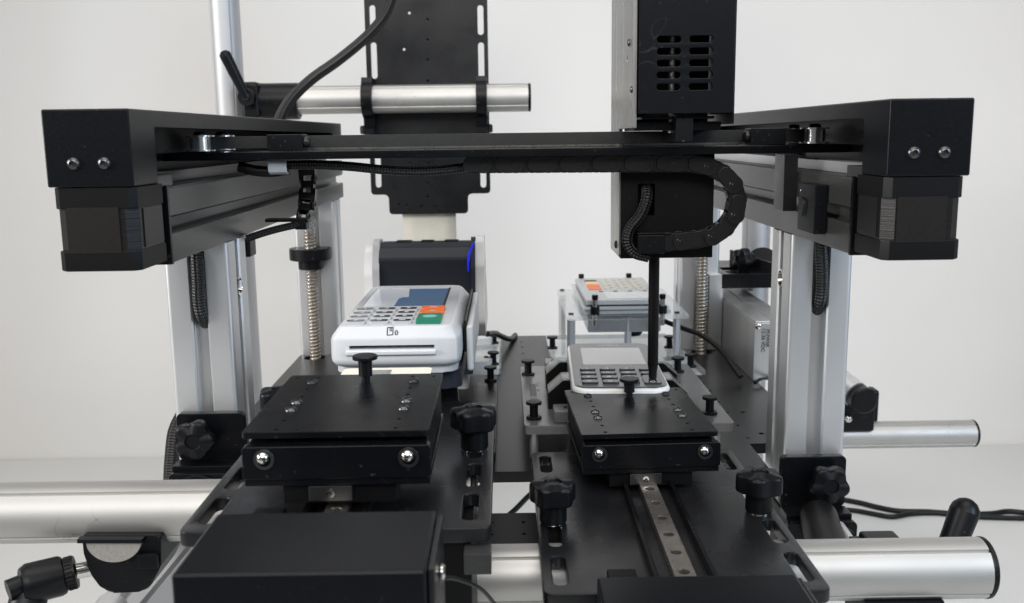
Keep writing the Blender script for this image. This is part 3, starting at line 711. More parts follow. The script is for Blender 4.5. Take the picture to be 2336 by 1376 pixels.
# ================================================================== WHITE CARD TERMINAL (left)
t = thing('card_terminal', 'white card payment terminal with blue screen and white number keys', 'card terminal', (-68, 660, 345))
TX0, TX1 = -109.8, -28
secs = [  # (inset, z) outline rings from the bottom up
]
def ring_outline(i, yi, z, r): return [Vector((x, y, z)) for x, y in rr(TX0+i, 576.5+yi, TX1-i, 748-i, r, 2)]
rings = [ring_outline(5, 6, 358.8, 7), ring_outline(2.2, 2.4, 360.2, 7.5), ring_outline(.7, .4, 362.4, 8), ring_outline(.4, 0, 365, 8), ring_outline(.5, .2, 376.5, 8), ring_outline(1.3, 1.4, 378.6, 8), ring_outline(5.4, 3.6, 384.0, 7), ring_outline(6.6, 4.8, 385, 7)]
g = G(); vr = [[g.bm.verts.new(p) for p in r_] for r_ in rings]
for a, b_ in zip(vr, vr[1:]):
    for k in range(len(a)): g.bm.faces.new((a[k], a[(k+1) % len(a)], b_[(k+1) % len(a)], b_[k]))
g.bm.faces.new(vr[0][::-1]); g.bm.faces.new(vr[-1])
body = g.out('terminal_body', 'white', t, smooth=24)
boolcut(body, [G().box(-97, -44.5, 570, 592, 371.2, 373.6, .1).out('cut', None), G().prism(rr(-99.2, 650, -43.2, 728, 1), 'z', 384.4, 390).out('cut', None)])
g = G(); g.box(-99, -43.5, 574.6, 580, 367.6, 370.7, .9, 3); g.out('slot_lip', 'white', t)
G().prism(rr(TX0+3, 582, TX1-3, 742, 9), 'z', 354.6, 359.0, .8).out('underside', 'whiteg', t)
G().prism(rr(TX0+9, 590, TX1-1, 735, 8), 'z', 342, 354.8, .8).out('grey_skirt', 'slate', t)
G().box(-92, -48, 612, 720, 282.3, 342, 2).out('support_block', 'slate', t)
# side magnetic stripe fin
G().box(TX1+.4, TX1+2, 606, 735, 362, 383, .6).out('swipe_slot', 'rubber', t)
G().box(TX1+2.2, TX1+6.5, 603, 738, 350, 380, 1.8, 3).out('swipe_fin', 'white', t)
# screen
scr = G().prism(rr(-99, 650.2, -43.4, 727.8, .9), 'z', 384.2, 384.7).out('screen', 'lcd', t)
G().prism(fillet([(-98.8, 650.4), (-77.5, 650.4), (-77.5, 684), (-75, 689), (-71, 690), (-74, 727.6), (-98.8, 727.6)], [0, 0, 3, 1, 0, 0, 0]), 'z', 384.68, 384.78).out('painted_screen_reflection', 'lcdrefl', t)  # outline of the reflection on the screen, painted as a pale glowing patch
G().box(-43.9, -42.1, 650, 728, 384.5, 385.15, .1).out('bezel', 'print', t)
# keys
xs_ = [-99.6, -85.0, -70.6]; rows = [(584, 594), (597.5, 608), (611, 621.5), (625, 636)]
mk = ['-', '8', '+', '7', '8', '9', '4', '5', '6', '1', '2', '3']
k_i = 0
for ri, (ya, yb) in enumerate(rows):
    for ci, x in enumerate(xs_):
        k = G().prism(rr(x-1.0, ya, x+11.6, yb, 2.2), 'z', 384.9, 386.7, .5).out('key', 'keyw', t)
        d = G().prism(rr(x-.1, ya+(yb-ya)*.36, x+10.7, yb-.7, 1.5), 'z', 386.65, 386.95).out('key_face', 'darkkey', k)
        text(['F', '0', '#', '7', '8', '9', '4', '5', '6', '1', '2', '3'][ri*3+ci], 3.6, (x+5.3, ya+(yb-ya)*.68, 386.98), 'printw', k, 'key_mark', sx=1.8, bold=.08)
gk = G().prism(rr(-56.4, 584, -40.8, 609, 1.6), 'z', 384.9, 387.6, .5).out('green_key', 'green', t)
G().lathe([(0, 0), (4.6, 0), (4.6, .12), (0, .12)], (-48.6, 598, 387.55), 'z', 24).out('key_mark', 'greenl', gk)
ok = G().prism(rr(-56.4, 611.5, -40.8, 623, 1.6), 'z', 384.9, 387.6, .5).out('orange_key', 'orange', t)
text('<', 5, (-48.6, 617, 387.62), 'printw', ok, 'key_mark', bold=.1, sx=1.6)
ok = G().prism(rr(-56.4, 625.5, -40.8, 636.5, 1.6), 'z', 384.9, 387.6, .5).out('orange_key', 'orange', t)
text('X', 4.5, (-48.6, 631, 387.62), 'printw', ok, 'key_mark', bold=.1, sx=1.6)
# card and arrow marks on the sloping front
def yf(z): return 576.5 + (.2 if z < 376.5 else .2+1.2*(z-376.5)/2.1 if z < 378.6 else 1.4+2.2*(z-378.6)/5.4)
def icon(pts, name, w_=.32, closed=True):
    P = [Vector((x, yf(z)-.1, z)) for x, z in pts]; P = [p+(q-p)*k/4 for p, q in zip(P, P[1:]+[P[0]]) for k in range(4)]; P = [Vector((p.x, yf(p.z)-.1, p.z)) for p in P]
    if closed: P.append(P[0])
    G().tube(P, w_, 6).out(name, 'print', t)
def frac(x, y): p = aY(x, y, 578); return (p.x, p.z)
icon([frac(x, y) for x, y in ((883, 749), (896, 748), (896, 764), (883, 765))], 'card_mark')
icon([frac(x, y) for x, y in ((889, 751), (893, 751), (893, 756), (889, 756))], 'card_mark', .22)
icon([frac(x, y) for x, y in ((904, 754), (908, 760), (906, 760), (906, 764), (902, 764), (902, 760), (900, 760))], 'arrow_mark', .25)
# cream card just in front
p0 = aZ(757, 855, 373.4); p1 = aZ(978, 855, 373.4)
t = thing('bank_card', 'cream bank card held on the left card carriage in front of the white terminal', 'card', ((p0.x+p1.x)/2, 530, 373))
G().prism(rr(p0.x+1, 470, p1.x-1, 541, 3), 'z', 367.3, 368.1, .1).out('card_body', 'card', t)
G().prism(rr(-79, 518, -66, 536, 1), 'z', 368.08, 368.2).out('chip', 'steelmat', t)

# ================================================================== CARD CARRIAGES
def carriage(dx, dy, dz, rz, label, bscrew):
    """drawn for the left one: plate x -118..-35, y 408..510, top z 372"""
    t = thing('card_carriage', label, 'card carriage', (-76.5, 460, 331), 'black card carriages on slotted plates')
    hs = [circ(x, y, 1.15, 12) for x in (-103, -50) for y in (412.5, 426, 468, 481)] + [circ(x, 505, 1.1, 12) for x in (-113, -102, -51, -40)]
    plate('top_plate', rr(-118, 408, -35, 511, 2.2), hs, 369, 372, 'anod', t, .35)
    for x in (-103.4, -49.6):
        for y in (442.5, 455.5, 494):
            button_screw('screw', (x, y, 372), 'z', 2.9, bscrew if y < 490 else 'blackscrew', t, 1.5)
    G().box(-116, -37, 416, 465, 366.5, 368.8, .3).out('spacer', 'matte', t)
    f = plate('front_block', rr(-117.4, 351, -34.4, 366.3, 2), [], 405, 411, 'anod', t, .5, 'y')
    for x in (-108, -44.4):
        pn = G().lathe([(0, 0), (2.9, 0), (2.9, .7), (2.6, 1.8), (1.9, 2.5), (.9, 2.9), (0, 3)], (x, 405, 361.4), '-y', 24).out('pin', 'steel', f)
        G().lathe([(3.1, 0), (4.6, 0), (4.7, .3), (4.5, .8), (3.1, .8)], (x+.5, 404.9, 360.6), '-y', 28).out('pin_ring', 'screw', pn)
    G().box(-116, -36, 411.2, 505, 352, 366.2, .5).out('body_block', 'matte', t)
    G().box(-117, -35, 406, 506, 347.8, 350.8, .4).out('lower_plate', 'anod', t)
    G().box(-101, -50.5, 409, 470, 338.5, 347.6, .5).out('slider_block', 'matte', t)
    b = G().box(-89, -69.5, 406, 409, 340.5, 347.4, .4).out('rail_carriage', 'screw', t)
    G().lathe([(.8, 0), (1.9, 0), (1.9, .5), (.8, .5), (.8, 0)], (-79.3, 405.9, 344), '-y', 20).out('grease_nipple', 'steel', b)
    t.location = Vector(t.location)+Vector((dx, dy, dz))/1000; t.rotation_euler.z = rz
    return t
carriage(0, 0, 0, 0, 'black card carriage on the left, in front of the white card terminal', 'screw')
carriage(159.8, 143.5, -49, R(2.2), 'black card carriage on the right, in front of the dark keypad', 'screw')
disc_screw('thumb_screw', 'black thumb screw standing on the far edge of the left card carriage', (-75.5, 498, 372.2), 'thumb screws on the card carriages', 1.18, 13.5, False)
disc_screw('thumb_screw', 'black thumb screw standing on the far edge of the right card carriage', (83.5, 636, 323.2), 'thumb screws on the card carriages', 1.18, 12, False)

# slotted plates with rail and end cover
def slotted(x0, x1, y0, z, wing, tongue, label, slots, txL, txR):
    t = thing('slotted_plate', label, 'slotted plate', ((x0+x1)/2, y0+100, z-7), 'black slotted mounting plates')
    ol = fillet([(x0, y0), (x1, y0), (x1, wing), (txR, wing), (txR-3, tongue), (txL+3, tongue), (txL, wing), (x0, wing)], [6, 6, 4, 8, 6, 6, 8, 4], 5)
    plate('plate_body', ol, slots, z-7, z, 'anodg', t, .9)
    xm = -78 if x0 < -50 else 84
    rt = z+4
    hole_y = [y0+12.5+22*k for k in range(6)]
    plate('guide_rail', rr(xm-5.2, y0-60, xm+5.2, y0+150, .3), [circ(xm, y, 2.8, 20) for y in hole_y if y < y0+140], z+.2, rt+.6, 'rail', t, .3)
    for s in (-1, 1):
        G().box(xm+s*14-1.2, xm+s*14+1.2, y0-40, y0+150, z+.2, z+5.5, .3).out('side_rib', 'anod', t)
    G().box(xm-37, xm-23, y0+2, y0+16, z+.2, z+5, .8).out('stop_block', 'matte', t)
    return t
sL = [rr(x-3.6, ya, x+3.6, yb, 3.5) for x in (-137, -18) for ya, yb in ((408, 440), (450, 483), (492, 524), (545, 577))]
slotted(-146, -8, 398, 330, 600, 642, 'left black slotted plate carrying the nearer card carriage', sL, -138, -31)
sR = [rr(x-3.6, ya, x+3.6, yb, 3.5) for x in (24.5, 143.5) for ya, yb in ((430, 462), (474, 505), (530, 560), (586, 618))]
slotted(15.5, 152, 420, 287, 626, 655, 'right black slotted plate carrying the card carriage under the stylus', sR, 40, 130)

def end_cover(x0, x1, y0, y1, z1, z0, label):
    t = thing('end_cover', label, 'cover', ((x0+x1)/2, y0, z0), 'sheet metal end covers')
    cv = G().box(x0, x1, y0, y1, z0, z1, 1.5, 3).out('cover_shell', 'powder', t)
    boolcut(cv, [G().box(x0+2, x1-2, y0+2, y1+5, z0-5, z1-2, 0).out('cut', None)])
    G().box(x1+.2, x1+2.4, y0+4, y1-1, z0, z1-1.5, .5).out('side_plate', 'anodg', t)
    G().cyl((x1+2.4, (y0+y1)/2, z1-13), 'x', 3, 2, .7, 20).out('shaft_end', 'steel', t)
    return t
end_cover(-111, -27.5, 294, 346, 360, 305, 'black sheet metal cover at the near end of the left card drive')
end_cover(38.5, 127, 360, 398, 306.5, 245, 'black sheet metal cover at the near end of the right card drive')
tag(G().box(-106, -38, 346.2, 400, 300, 323.5, 1).out('drive_bed', 'matte'), 'matte black bed beam under the left card drive', 'beam')
tag(G().box(44, 122, 398.5, 424, 250, 279.5, 1).out('drive_bed', 'matte'), 'matte black bed beam under the right card drive', 'beam')
cable('thin_cable', 'thin black cable hanging beside the left end cover', [(-24, 330, 340), (-20, 345, 332), (-12, 365, 318), (-6, 385, 300)], .8, 'rubber')

tag(G().box(-42, -17, 402, 465, 235, 322.4, 1).out('bearing_block', 'matte'), 'black bearing block under the near right corner of the left slotted plate', 'block')
# ------------------------------------------------------------------ star knobs
star_knob('star_knob', 'black star knob on the right edge of the left slotted plate, nearest the centre', (-18.5, 506, 330), d=27, hub=11, phase=.6)
star_knob('star_knob', 'black star knob half hidden behind the left card carriage', (-137, 560, 330), d=27, hub=9, phase=2.2)
star_knob('star_knob', 'black star knob on the left edge of the right slotted plate', (24.5, 505, 287), d=27.5, hub=11, phase=1.2)
star_knob('star_knob', 'black star knob on the right edge of the right slotted plate', (142, 516, 287), d=27.5, hub=11, phase=.2)

# ================================================================== CLAMP BRACKETS ON THE POSTS
def bracket(x0, x1, z0, z1, zl, nm, kx, kz):
    t = thing('clamp_bracket', 'black rounded bracket bolted to the foot of the %s front post' % nm, 'bracket', ((x0+x1)/2, 612, zl), 'black clamp brackets on the posts')
    plate('bracket_plate', rr(x0, z0, x1, z1, 3.5), [], 611, 617, 'anod', t, .6, 'y')
    G().box(x0, x1, 596, 611, z0-3, z0+1, .8).out('bracket_shelf', 'anod', t)
    G().box(x0+2, x1-2, 597, 640, zl+1, z0-3.3, .8).out('bracket_block', 'matte', t)
    plate('lower_plate', rr(x0-.5, zl, x1+1.5, z0-2, 3.5), [], 590, 596, 'anod', t, .6, 'y')
    return t
bracket(-218.5, -174, 290, 322, 250, 'left', 0, 0)
bracket(182.5, 226, 250.5, 286, 214, 'right', 0, 0)
star_knob('star_knob', 'black star knob facing forward on the left post bracket', (-203.5, 610.5, 307.5), '-y', d=28, head=9, hub=5, phase=.3)
star_knob('star_knob', 'black star knob facing forward on the right post bracket', (211, 610.5, 270.5), '-y', d=28, head=9, hub=5, phase=1.5)
# dark square blocks and short tube in the lower brackets
t = thing('tube_socket', 'dark socket block with a sloping tube in the right post bracket', 'socket', (206, 588, 232))
G().box(193, 222, 580, 590, 238, 246, 1.5).out('socket_cap', 'plastic', t)
G().tube([aY(1868, 1180, 589), aY(1880, 1225, 560), aY(1900, 1290, 525)], 12, 32).out('socket_tube', 'matte', t)
tag(G().lathe([(14.0, 0), (15.5, 0), (15.8, 1.5), (15.5, 3), (14.0, 3)], (-200, 588, 272), (-.0, -1, .25), 36).out('socket_ring', 'plastic'), 'black ring half hidden in the left post bracket', 'ring')
tag(G().tube([aY(1912, 1205, 590), aY(1935, 1240, 565), aY(1960, 1285, 530)], 5, 24).out('slanted_tube', 'alu'), 'short silver tube slanting out of the right post bracket', 'tube')

# ================================================================== LOWER LEFT CLAMP, HANDLE AND DIAGONAL PROFILE
t = thing('ratchet_clamp', 'round black clamp with a cast half moon face under the left tube', 'clamp', (-206, 478, 270))
q2 = lambda x, y, Y=463: (aY(x, y, Y).x, aY(x, y, Y).z)
G().prism(fillet([q2(185, 1224), q2(366, 1224), q2(366, 1292), q2(335, 1352), q2(238, 1356), q2(207, 1315), q2(189, 1265)], [1, 2, 4, 8, 8, 8, 8]), 'y', 464, 500, 1.5).out('clamp_cup', 'plastic', t, smooth=50)
G().prism([q2(183, 1224), q2(330, 1224), q2(330, 1233), q2(183, 1233)], 'y', 459, 463.8, .4).out('clamp_jaw', 'plastic', t)
hx = [q2(192, 1235, 459), q2(320, 1235, 459)] + [q2(256+64*math.cos(R(a)), 1236+50*math.sin(R(a)), 459) for a in range(8, 176, 8)]
G().prism(hx, 'y', 460.5, 463.9, .3).out('cast_face', 'clamptop', t)
G().box(q2(318, 1300)[0], q2(364, 1300)[0], 461, 463.8, q2(300, 1296)[1], q2(300, 1262)[1], .8).out('clamp_tab', 'plastic', t)
t = thing('ratchet_lever', 'black ratchet handle with a steel stem at the lower left corner', 'handle', aY(180, 1298, 468))
a = aY(205, 1297, 468); b_ = aY(172, 1304, 464); c_ = aY(145, 1312, 462); d_ = aY(48, 1336, 450)
G().tube([a, b_], 4.1, 24).out('steel_stem', 'steel', t)
g = G(); g.tube([b_+(a-b_)*.05, b_+(c_-b_)*.8], 8.2, 36)
ax = (b_-c_).normalized(); sdv = ax.orthogonal().normalized(); up2 = ax.cross(sdv)
for k in range(26):
    o_ = (sdv*math.cos(2*math.pi*k/26)+up2*math.sin(2*math.pi*k/26))*8.2
    g.tube([c_+(b_-c_)*.25+o_, c_+(b_-c_)*.93+o_], .55, 6)
g.out('knurled_collar', 'plastic', t)
g = G(); g.tube([c_+(b_-c_)*.3, c_, c_+(d_-c_)*.1, c_+(d_-c_)*.85, d_], [7, 9.5, 10.2, 10.2, 8.4], 36).out('handle_body', 'plastic', t)
e_ = aY(18, 1348, 446)
G().tube([d_, e_], 5.4, 28).out('push_button', 'plastic', t)
G().tube([aY(70, 1345, 455), aY(62, 1380, 450), aY(30, 1460, 440)], [9, 9, 8], 24).out('handle_grip', 'plastic', t)
# diagonal aluminium profile running towards the camera below
t = thing('diagonal_profile', 'grey aluminium profile running diagonally below the left tube', 'profile', (-190, 440, 250))
a = aZ(438, 1225, 240); b_ = aZ(250, 1450, 235); dirv = (b_-a).normalized()
sd = dirv.cross(Vector((0, 0, 1))).normalized(); upv = sd.cross(dirv)
g = G(); poly = [(-14, -12), (14, -12), (14, 10), (12, 12), (3, 12), (3, 8), (-3, 8), (-3, 12), (-12, 12), (-14, 10)]
va = [g.bm.verts.new(a+sd*p[0]+upv*p[1]) for p in poly]; vb = [g.bm.verts.new(b_+sd*p[0]+upv*p[1]) for p in poly]
g.bm.faces.new(va); g.bm.faces.new(vb[::-1])
for i in range(len(poly)): g.bm.faces.new((va[i], vb[i], vb[(i+1) % len(poly)], va[(i+1) % len(poly)]))
g.out('profile_body', 'alu', t)
t = G().tube([aY(258, 1382, 440), aY(215, 1450, 420)], 8, 32).out('tube_stub', 'alu'); tag(t, 'short grey round tube below the half moon clamp', 'tube')

# ================================================================== RIGHT SIDE ITEMS
t = thing('tube_joint', 'black tube joint with a round end cap behind the right front post', 'joint', (345, 1090, 200))
G().box(aY(1905, 970, 1090).x, aY(1988, 970, 1090).x, 1080, 1120, aY(1950, 980, 1090).z, aY(1950, 905, 1090).z, 3, 3).out('joint_body', 'plastic', t)
c_ = aY(1973, 916, 1050)
G().cyl(c_, 'y', 15.2, 60, 2, 36).out('round_cap', 'plastic', t)
G().tube([c_+Vector((-4, 20, 3)), c_+Vector((-70, 160, 60))], 15.5, 32).out('slanted_tube', 'alu', t)
button_screw('joint_screw', aY(1935, 955, 1079), '-y', 5, 'steel', t, 4)
G().box(aY(1985, 960, 1110).x, aY(2003, 960, 1110).x, 1108, 1130, aY(1990, 965, 1110).z, aY(1990, 890, 1110).z, 4, 3).out('joint_flange', 'plastic', t)

t = thing('lever_handle', 'black rounded lever rising behind the lower right tube', 'lever', aY(2150, 1250, 560))
a = aY(2165, 1262, 545); b_ = aY(2200, 1168, 552)
G().tube([a, a+(b_-a)*.5, b_], [8.2, 8.3, 8.8], 28).lathe([(8.8, 0), (8.1, 3.5), (5.6, 6.8), (2.4, 8.4), (0, 8.8)], b_, (b_-a), 28).out('lever_body', 'plastic', t, smooth=60)
c_ = aY(2000, 1240, 540)
tag(G().box(c_.x-8, c_.x+14, c_.y-10, c_.y+10, c_.z-12, c_.z+4.5, 2.4, 3).box(c_.x-14, c_.x-7.5, c_.y-8, c_.y+8, c_.z-12, c_.z+1.6, .6).out('tube_saddle', 'plastic'), 'low black saddle piece behind the lower right tube', 'clamp')
t = thing('tube_clamp', 'black foot clamp gripping the lower right tube from below', 'clamp', (215, 484, 235))
a = aY(1965, 1360, 476); b_ = aY(2145, 1355, 476)
G().box(a.x, b_.x, 470, 500, 226, a.z-.5, 1).out('foot_body', 'plastic', t)
G().box(a.x+6, b_.x-3, 466, 469.8, 226, a.z-5, 1).out('foot_plate', 'anodg', t)

# two cables on the table, right
def onT(x, y, z=3.2): return aZ(x, y, z)
cable('power_cable', 'upper of two black cables lying on the white table at the right', [onT(1810, 1128), onT(1890, 1135), onT(1960, 1147), onT(2000, 1157), onT(2050, 1166), onT(2120, 1168), onT(2190, 1173), onT(2260, 1172), onT(2300, 1167), onT(2350, 1172), onT(2420, 1180)], 3.6, 'rubber', group='two black cables on the table')
cable('power_cable', 'lower of two black cables lying on the white table at the right', [onT(1810, 1150), onT(1890, 1160), onT(1950, 1165), onT(1990, 1172), onT(2035, 1179), onT(2080, 1172), onT(2140, 1171), onT(2200, 1178), onT(2270, 1181), onT(2350, 1183), onT(2420, 1186)], 3.3, 'rubber', group='two black cables on the table')
cable('floor_cable', 'black cable crossing the white gap below the base plate', [aZ(1150, 1185, 90), aZ(1180, 1158, 100), aZ(1210, 1128, 110), aZ(1260, 1090, 120)], 3, 'rubber')

# aluminium power box behind the right post
t = thing('power_box', 'raw aluminium power box with stamped voltage lettering behind the right front post', 'power box', (262, 950, 270))
zt_ = aY(1722, 738, 870).z
G().box(230, 268, 870, 1085, 270.2, zt_, .6).out('box_body', 'raw', t)
G().box(231, 267, 872, 1080, zt_+.1, zt_+1.6, .5).out('lid', 'raw', t)
G().box(247, 249, 872, 1080, zt_+1.6, zt_+2.3, .2).out('lid_seam', 'raw', t)
button_screw('corner_screw', (aY(1731, 745, 869).x, 869.8, aY(1731, 745, 869).z), '-y', 3.1, 'steel', t, 1.4)
p = aY(1741, 776, 869.6); text('12-36 VDC', 4.9, p, 'print', t, 'voltage_lettering', (R(90), R(90), 0), bold=.06)
p = aY(1751.5, 772, 869.6); text('POWER', 4.9, p, 'print', t, 'power_lettering', (R(90), R(90), 0), bold=.06)
G().box(215, 229.5, 1000, 1080, 271, 352, .4).out('side_panel', 'raw', t)
cable('thin_cable', 'thin dark cable plugged into the front of the aluminium power box', [aY(1722, 874, 850), aY(1733, 866, 855), aY(1750, 862, 866), aY(1765, 862, 868)], 1.6, 'rubber')
cable('thin_cable', 'black cable running from the clear stand over the base plate to the power box', [(158, 960, 312), aY(1560, 750, 930), aY(1600, 765, 915), aY(1640, 795, 900), aY(1668, 830, 880), aY(1690, 860, 868)], 2.5, 'rubber')

# black bracket and knob above the power box
t = thing('rear_bracket', 'black rear bracket with pockets above the aluminium power box', 'bracket', (260, 1080, 350))
zz1 = aY(1690, 625, 1000).z; zz0 = aY(1690, 658, 1000).z
plate('bracket_bar', [(228.2, 1000), (300, 1000), (300, 1110), (228.2, 1110)], [rr(236, 1030, 272, 1052, 2), rr(236, 1010, 260, 1022, 2)], zz0, zz1, 'anod', t, .5)
a = aY(1665, 570, 1062); b_ = aY(1760, 600, 1005)
g = G(); q = [a, b_, b_-Vector((0, 0, 24)), a-Vector((0, 0, 24))]
n_ = Vector((b_.y-a.y, a.x-b_.x, 0)).normalized()*3
va = [g.bm.verts.new(p) for p in q]; vb = [g.bm.verts.new(p-n_) for p in q]; g.bm.faces.new(va); g.bm.faces.new(vb[::-1])
for i in range(4): g.bm.faces.new((va[i], vb[i], vb[(i+1) % 4], va[(i+1) % 4]))
g.out('bracket_wall', 'anodg', t)
star_knob('star_knob', 'black star knob seen side on above the aluminium power box', aY(1718, 592, 1030), Vector((-.93, -.36, .0)), d=29, head=10, hub=8, phase=.4)
tag(G().lathe([(0, 0), (15, 0), (18, 4), (18, 12), (0, 12)], aY(1740, 605, 1050), (-.3, -1, .3), 32).out('round_boss', 'plastic'), 'dark round boss beside the star knob above the power box', 'boss')
tag(G().box(200, 285, 1086, 1098, 262, aY(1690, 662, 1092).z, .5).out('metal_panel', 'steelmat'), 'pale metal rear panel behind the aluminium power box', 'panel')

# ================================================================== RIGHT FIXTURE AND KEYPAD
t = thing('device_fixture', 'dark grey fixture plate engraved with a model name under the dark keypad', 'fixture', (85, 735, 290))
hs = [rr(49, 672, 51.5, 812, 1), rr(120, 668, 122.5, 812, 1)]
fx = plate('fixture_plate', rr(11.5, 653, 161, 832, 4), hs, 290.5, 297, 'fix', t, .6)
text('Verifone e285', 11.5, (21.5, 737, 297.1), 'profile', fx, 'engraved_name', (0, 0, R(-90)), .05)
for x in (18.5, 150): 
    for y in (664, 822): G().cyl((x, y, 270), 'z', 3.2, 20.6, .2, 20).out('standoff', 'alu', t)
for s, bx in ((1, 51.5), (-1, 110)):
    pass
def cornerpad(x0, x1, y0, y1, hx, hy, flip=False):
    b = G().box(x0, x1, y0, y1, 297.2, 306, 1.2).out('corner_pad', 'fix', t)
    G().lathe([(2.7, 0), (2.5, .6), (1.6, 1.2), (0, 1.3)], (hx, hy, 306), 'z', 16).out('pad_screw', 'blackscrew', b)
cornerpad(33, 53, 804, 824, 41, 814); cornerpad(33, 54, 658, 678, 43, 667); cornerpad(112, 132, 804, 824, 124, 814)
def gripclip(x, y, s):
    """slanted clip gripping the keypad side; s=+1 leans to the right"""
    p = [(x, 297.2), (x+s*17, 297.2), (x+s*17, 319), (x+s*11, 319), (x, 309)]
    c = G().prism(p, 'y', y, y+20, .5).out('grip_clip', 'matte', t)
    G().prism([(x+s*.5, 309.6), (x+s*11, 319.2), (x+s*17, 319.2), (x+s*17, 320.6), (x+s*10.6, 320.6), (x, 311)], 'y', y+.5, y+19.5, .2).out('clip_window', 'clear', c)
gripclip(31.5, 752, 1); gripclip(30.5, 694, 1); gripclip(136, 744, -1); gripclip(134, 690, -1)

t = thing('keypad_terminal', 'handheld card reader with a pale screen and dark keys, being pressed by the stylus', 'card reader', (81, 716, 298))
def ringk(i, z, r): return [Vector((x, y, z)) for x, y in rr(47.5+i, 641+i, 116.5-i, 790-i, r, 6)]
def solid(rings, nm, mt_, par, sm=45):
    g = G(); vr = [[g.bm.verts.new(p) for p in r_] for r_ in rings]
    for a, b_ in zip(vr, vr[1:]):
        for k in range(len(a)): g.bm.faces.new((a[k], a[(k+1) % len(a)], b_[(k+1) % len(a)], b_[k]))
    g.bm.faces.new(vr[0][::-1]); g.bm.faces.new(vr[-1]); return g.out(nm, mt_, par, smooth=sm)
solid([ringk(5, 299, 8), ringk(1.5, 303, 11), ringk(1.2, 316, 12)], 'lower_shell', 'whiteg', t)
solid([ringk(1, 316.2, 12), ringk(.2, 318, 12.5), ringk(0, 324, 12.5), ringk(.8, 325.6, 12), ringk(2.4, 326.1, 10.8)], 'white_rim', 'rim', t)
G().prism(rr(49.6, 643.8, 114.4, 787.5, 10.5, 6), 'z', 325.8, 326.45, .1).out('glass_front', 'glass', t)
G().prism(rr(58.5, 712, 106.5, 770, 1), 'z', 326.4, 326.55).out('screen', 'lcdr', t)
G().prism(rr(51.5, 645.5, 112.5, 703.5, 7.5, 6), 'z', 326.4, 326.8, .1).out('key_panel', 'pgrey', t)
rowsk = [(652, 659.5), (664.5, 671.5), (677, 683.5), (689.5, 695.5)]
kk = ['x', '0', '#', '7', '8', '9', '4', '5', '6', '1', '2', '3']
for ri, (ya, yb) in enumerate(rowsk):
    for ci in range(3):
        x = 55+ci*14.6
        k = G().prism(rr(x, ya, x+11.6, yb, 2.4), 'z', 326.7, 328.4, .4).out('key', 'darkkey', t)
        text(kk[ri*3+ci], 4.4, (x+5.2, (ya+yb)/2, 328.42), 'printw', k, 'key_mark', sx=1.4, bold=.08)
for ya, yb in ((677, 683.5), (689.5, 695.5)): G().prism(rr(98.8, ya, 110.6, yb, 2.4), 'z', 326.7, 328.2, .4).out('key', 'darkkey', t)
k = G().prism(rr(98.8, 650.5, 110.8, 673, 2.6), 'z', 326.7, 328.2, .5).out('key', 'darkkey', t)
G().lathe([(1.4, 0), (2, 0), (2, .1), (1.4, .1), (1.4, 0)], (104.5, 653.5, 328.2), 'z', 20).out('key_mark', 'printw', k)
text('verifone', 5.2, (82, 780.5, 326.5), 'printw', t, 'brand_lettering', bold=.05)
t.rotation_euler.z = R(-2.2)

def spools(lst, group, desc):
    for i, (x, y, z) in enumerate(lst):
        disc_screw('thumb_screw', desc[i], (x, y, z), group)
spools([(18, 800, 297.1), (19, 671, 297.1), (147, 803, 297.1), (148, 677, 297.1)], 'thumb screws on the right fixture',
       ['black thumb screw at the far left corner of the engraved fixture plate', 'black thumb screw at the near left corner of the engraved fixture plate',
        'black thumb screw at the far right corner of the engraved fixture plate, beside the stylus', 'black thumb screw at the near right corner of the engraved fixture plate'])

# left fixture: clear plate and black plate with screws along its right edge
t = thing('clear_fixture', 'clear acrylic fixture plate under the dark printer', 'fixture', (-66, 950, 271))
plate('acrylic_sheet', rr(-125, 905, -6, 1066, 3), [], 271.5, 277, 'clear', t, .4)
G().prism(rr(-123, 907, -8, 1064, 3), 'z', 270.3, 271.3).out('protective_film', 'rim', t)
tag(plate('dark_fixture', rr(-128, 640, -9, 860, 3), [rr(-40, 700, -30, 760, 3)], 275, 282, 'anod', None, .5), 'dark fixture plate below the white card terminal', 'fixture')
for k, (x, y, z, l) in enumerate(((-14, 1020, 277.1, 'black thumb screw at the back corner of the clear plate under the printer'), (-13.5, 922, 277.1, 'black thumb screw at the near corner of the clear plate under the printer'),
                          (-15, 840, 282.1, 'black thumb screw at the far right corner of the dark fixture plate'), (-15, 668, 282.1, 'black thumb screw at the near right corner of the dark fixture plate'))):
    disc_screw('thumb_screw', l, (x, y, z), 'thumb screws on the left fixtures')
cable('thin_cable', 'black cable coming out behind the printer onto the base plate', [(-20, 960, 300), (-12, 990, 294), (-4, 1020, 284), (4, 1050, 275), (10, 1085, 272)], 3, 'rubber')
# grey nut under left slotted plate
tag(G().box(-20, -8, 390, 401.5, 312, 321.5, .4).out('slot_nut', 'profile'), 'small grey square nut fixed below the nearest right slot of the left plate', 'nut')

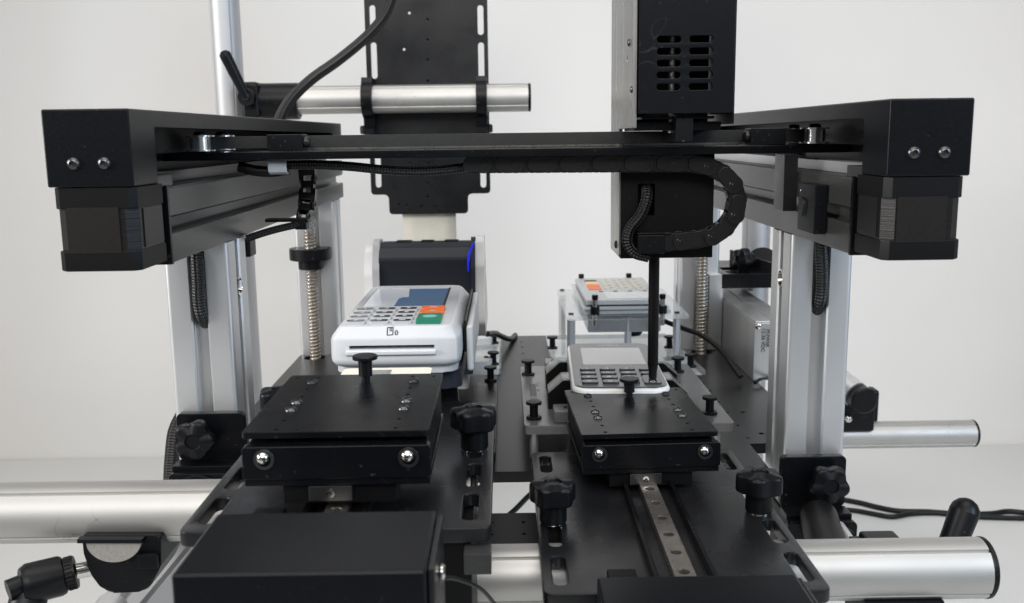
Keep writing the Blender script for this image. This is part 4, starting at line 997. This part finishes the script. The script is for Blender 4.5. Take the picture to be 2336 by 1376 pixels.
# ================================================================== CLEAR STAND WITH A SECOND KEYPAD
t = thing('clear_stand', 'clear acrylic stand on hexagonal metal legs behind the dark keypad', 'stand', (117, 980, 271))
plate('lower_sheet', [(44, 985-95+90), (44, 1066), (180, 1066), (190, 892), (62, 892)], [], 271, 276, 'clear', t, .4)
G().prism([(46, 980), (46, 1064), (178, 1064), (187, 895), (64, 895)], 'z', 270.2, 270.8).out('paper_sheet', 'rim', t)
plate('upper_sheet', rr(58, 908, 177, 1072, 4), [], 322.5, 327, 'clear', t, .5)
for x, y, r in ((63, 916, 4.2), (120, 928, 3.6), (166, 916, 3.8), (63, 1062, 4.2), (166, 1062, 3.8)):
    l = G().hexa((x, y, 276.2), 'z', r, 46, .3).out('leg', 'alu', t)
    G().cyl((x, y, 327.2), 'z', 2.6, 1.6, .3, 16).out('leg_bolt', 'blackscrew', l)
spools([(48.5, 995, 276.1), (172, 990, 276.1), (178, 905, 276.1)], 'thumb screws on the clear stand',
       ['black thumb screw on the left edge of the clear stand base', 'black thumb screw behind the right legs of the clear stand', 'black thumb screw at the near right corner of the clear stand base'])
t = thing('upside_down_keypad', 'pale grey keypad with orange and yellow keys lying turned around on the clear stand', 'keypad', (115, 985, 328))
p = lambda x, y, z=341: aZ(x, y, z)
G().box(80, 152, 925, 1050, 307, 321.0, 1.5).out('lower_housing', 'alu', t)
G().box(76, 160, 915, 1060, 327.3, 330.5, .5).out('clear_layer', 'frost', t)
G().box(74, 158, 913, 1062, 331.8, 334.6, .5).out('clear_layer', 'frost', t)
G().box(79, 152, 918, 1060, 335.2, 336, .3).out('dark_gasket', 'slate', t)
G().box(77.5, 153, 916, 1062, 336.2, 341, .8).out('keypad_body', 'whiteg', t)
G().prism(rr(99, 924, 150, 962, 1), 'z', 341, 341.25).out('screen', 'lcdw', t)
for i in range(3):
    for j in range(4):
        x = 103+i*15.6; y = 980+j*18
        k = G().prism(rr(x, y, x+13, y+13, 2), 'z', 341, 341.8, .3).out('key', 'paper', t)
        G().box(x+5, x+8, y+5, y+7, 341.75, 341.95, 0).out('key_mark', 'print', k)
for j, m_ in enumerate(('orange', 'orange', 'yellow', 'slate')):
    G().prism(rr(86, 978+j*18, 99, 978+j*18+(16 if m_ != 'slate' else 10), 1), 'z', 341, 341.9, .3).out('colour_key', m_, t)
for i in range(4): G().box(95+i*15, 99+i*15, 966, 969, 341, 341.4, 0).out('key_mark', 'print', t)
for x, y in ((86, 914), (151.5, 914), (84, 1056), (137, 1056)):
    b = G().cyl((x, y, 316), 'z', 2.4, 26, .3, 18).out('spacer_rod', 'steel', t)
    G().cyl((x, y, 342), 'z', 3.1, 4.6, .4, 20).out('rod_cap', 'plastic', b)
    G().cyl((x, y, 327.5), 'z', 4.4, 8, .5, 20).out('rod_nut', 'rubber', b)
t = tag(G().lathe([(10.5, 0), (9.8, -3), (7, -7), (0, -9)], (130, 960, 304), 'z', 28).out('rubber_dome', 'rubber'), 'black half dome hanging under the keypad on the clear stand', 'bumper')
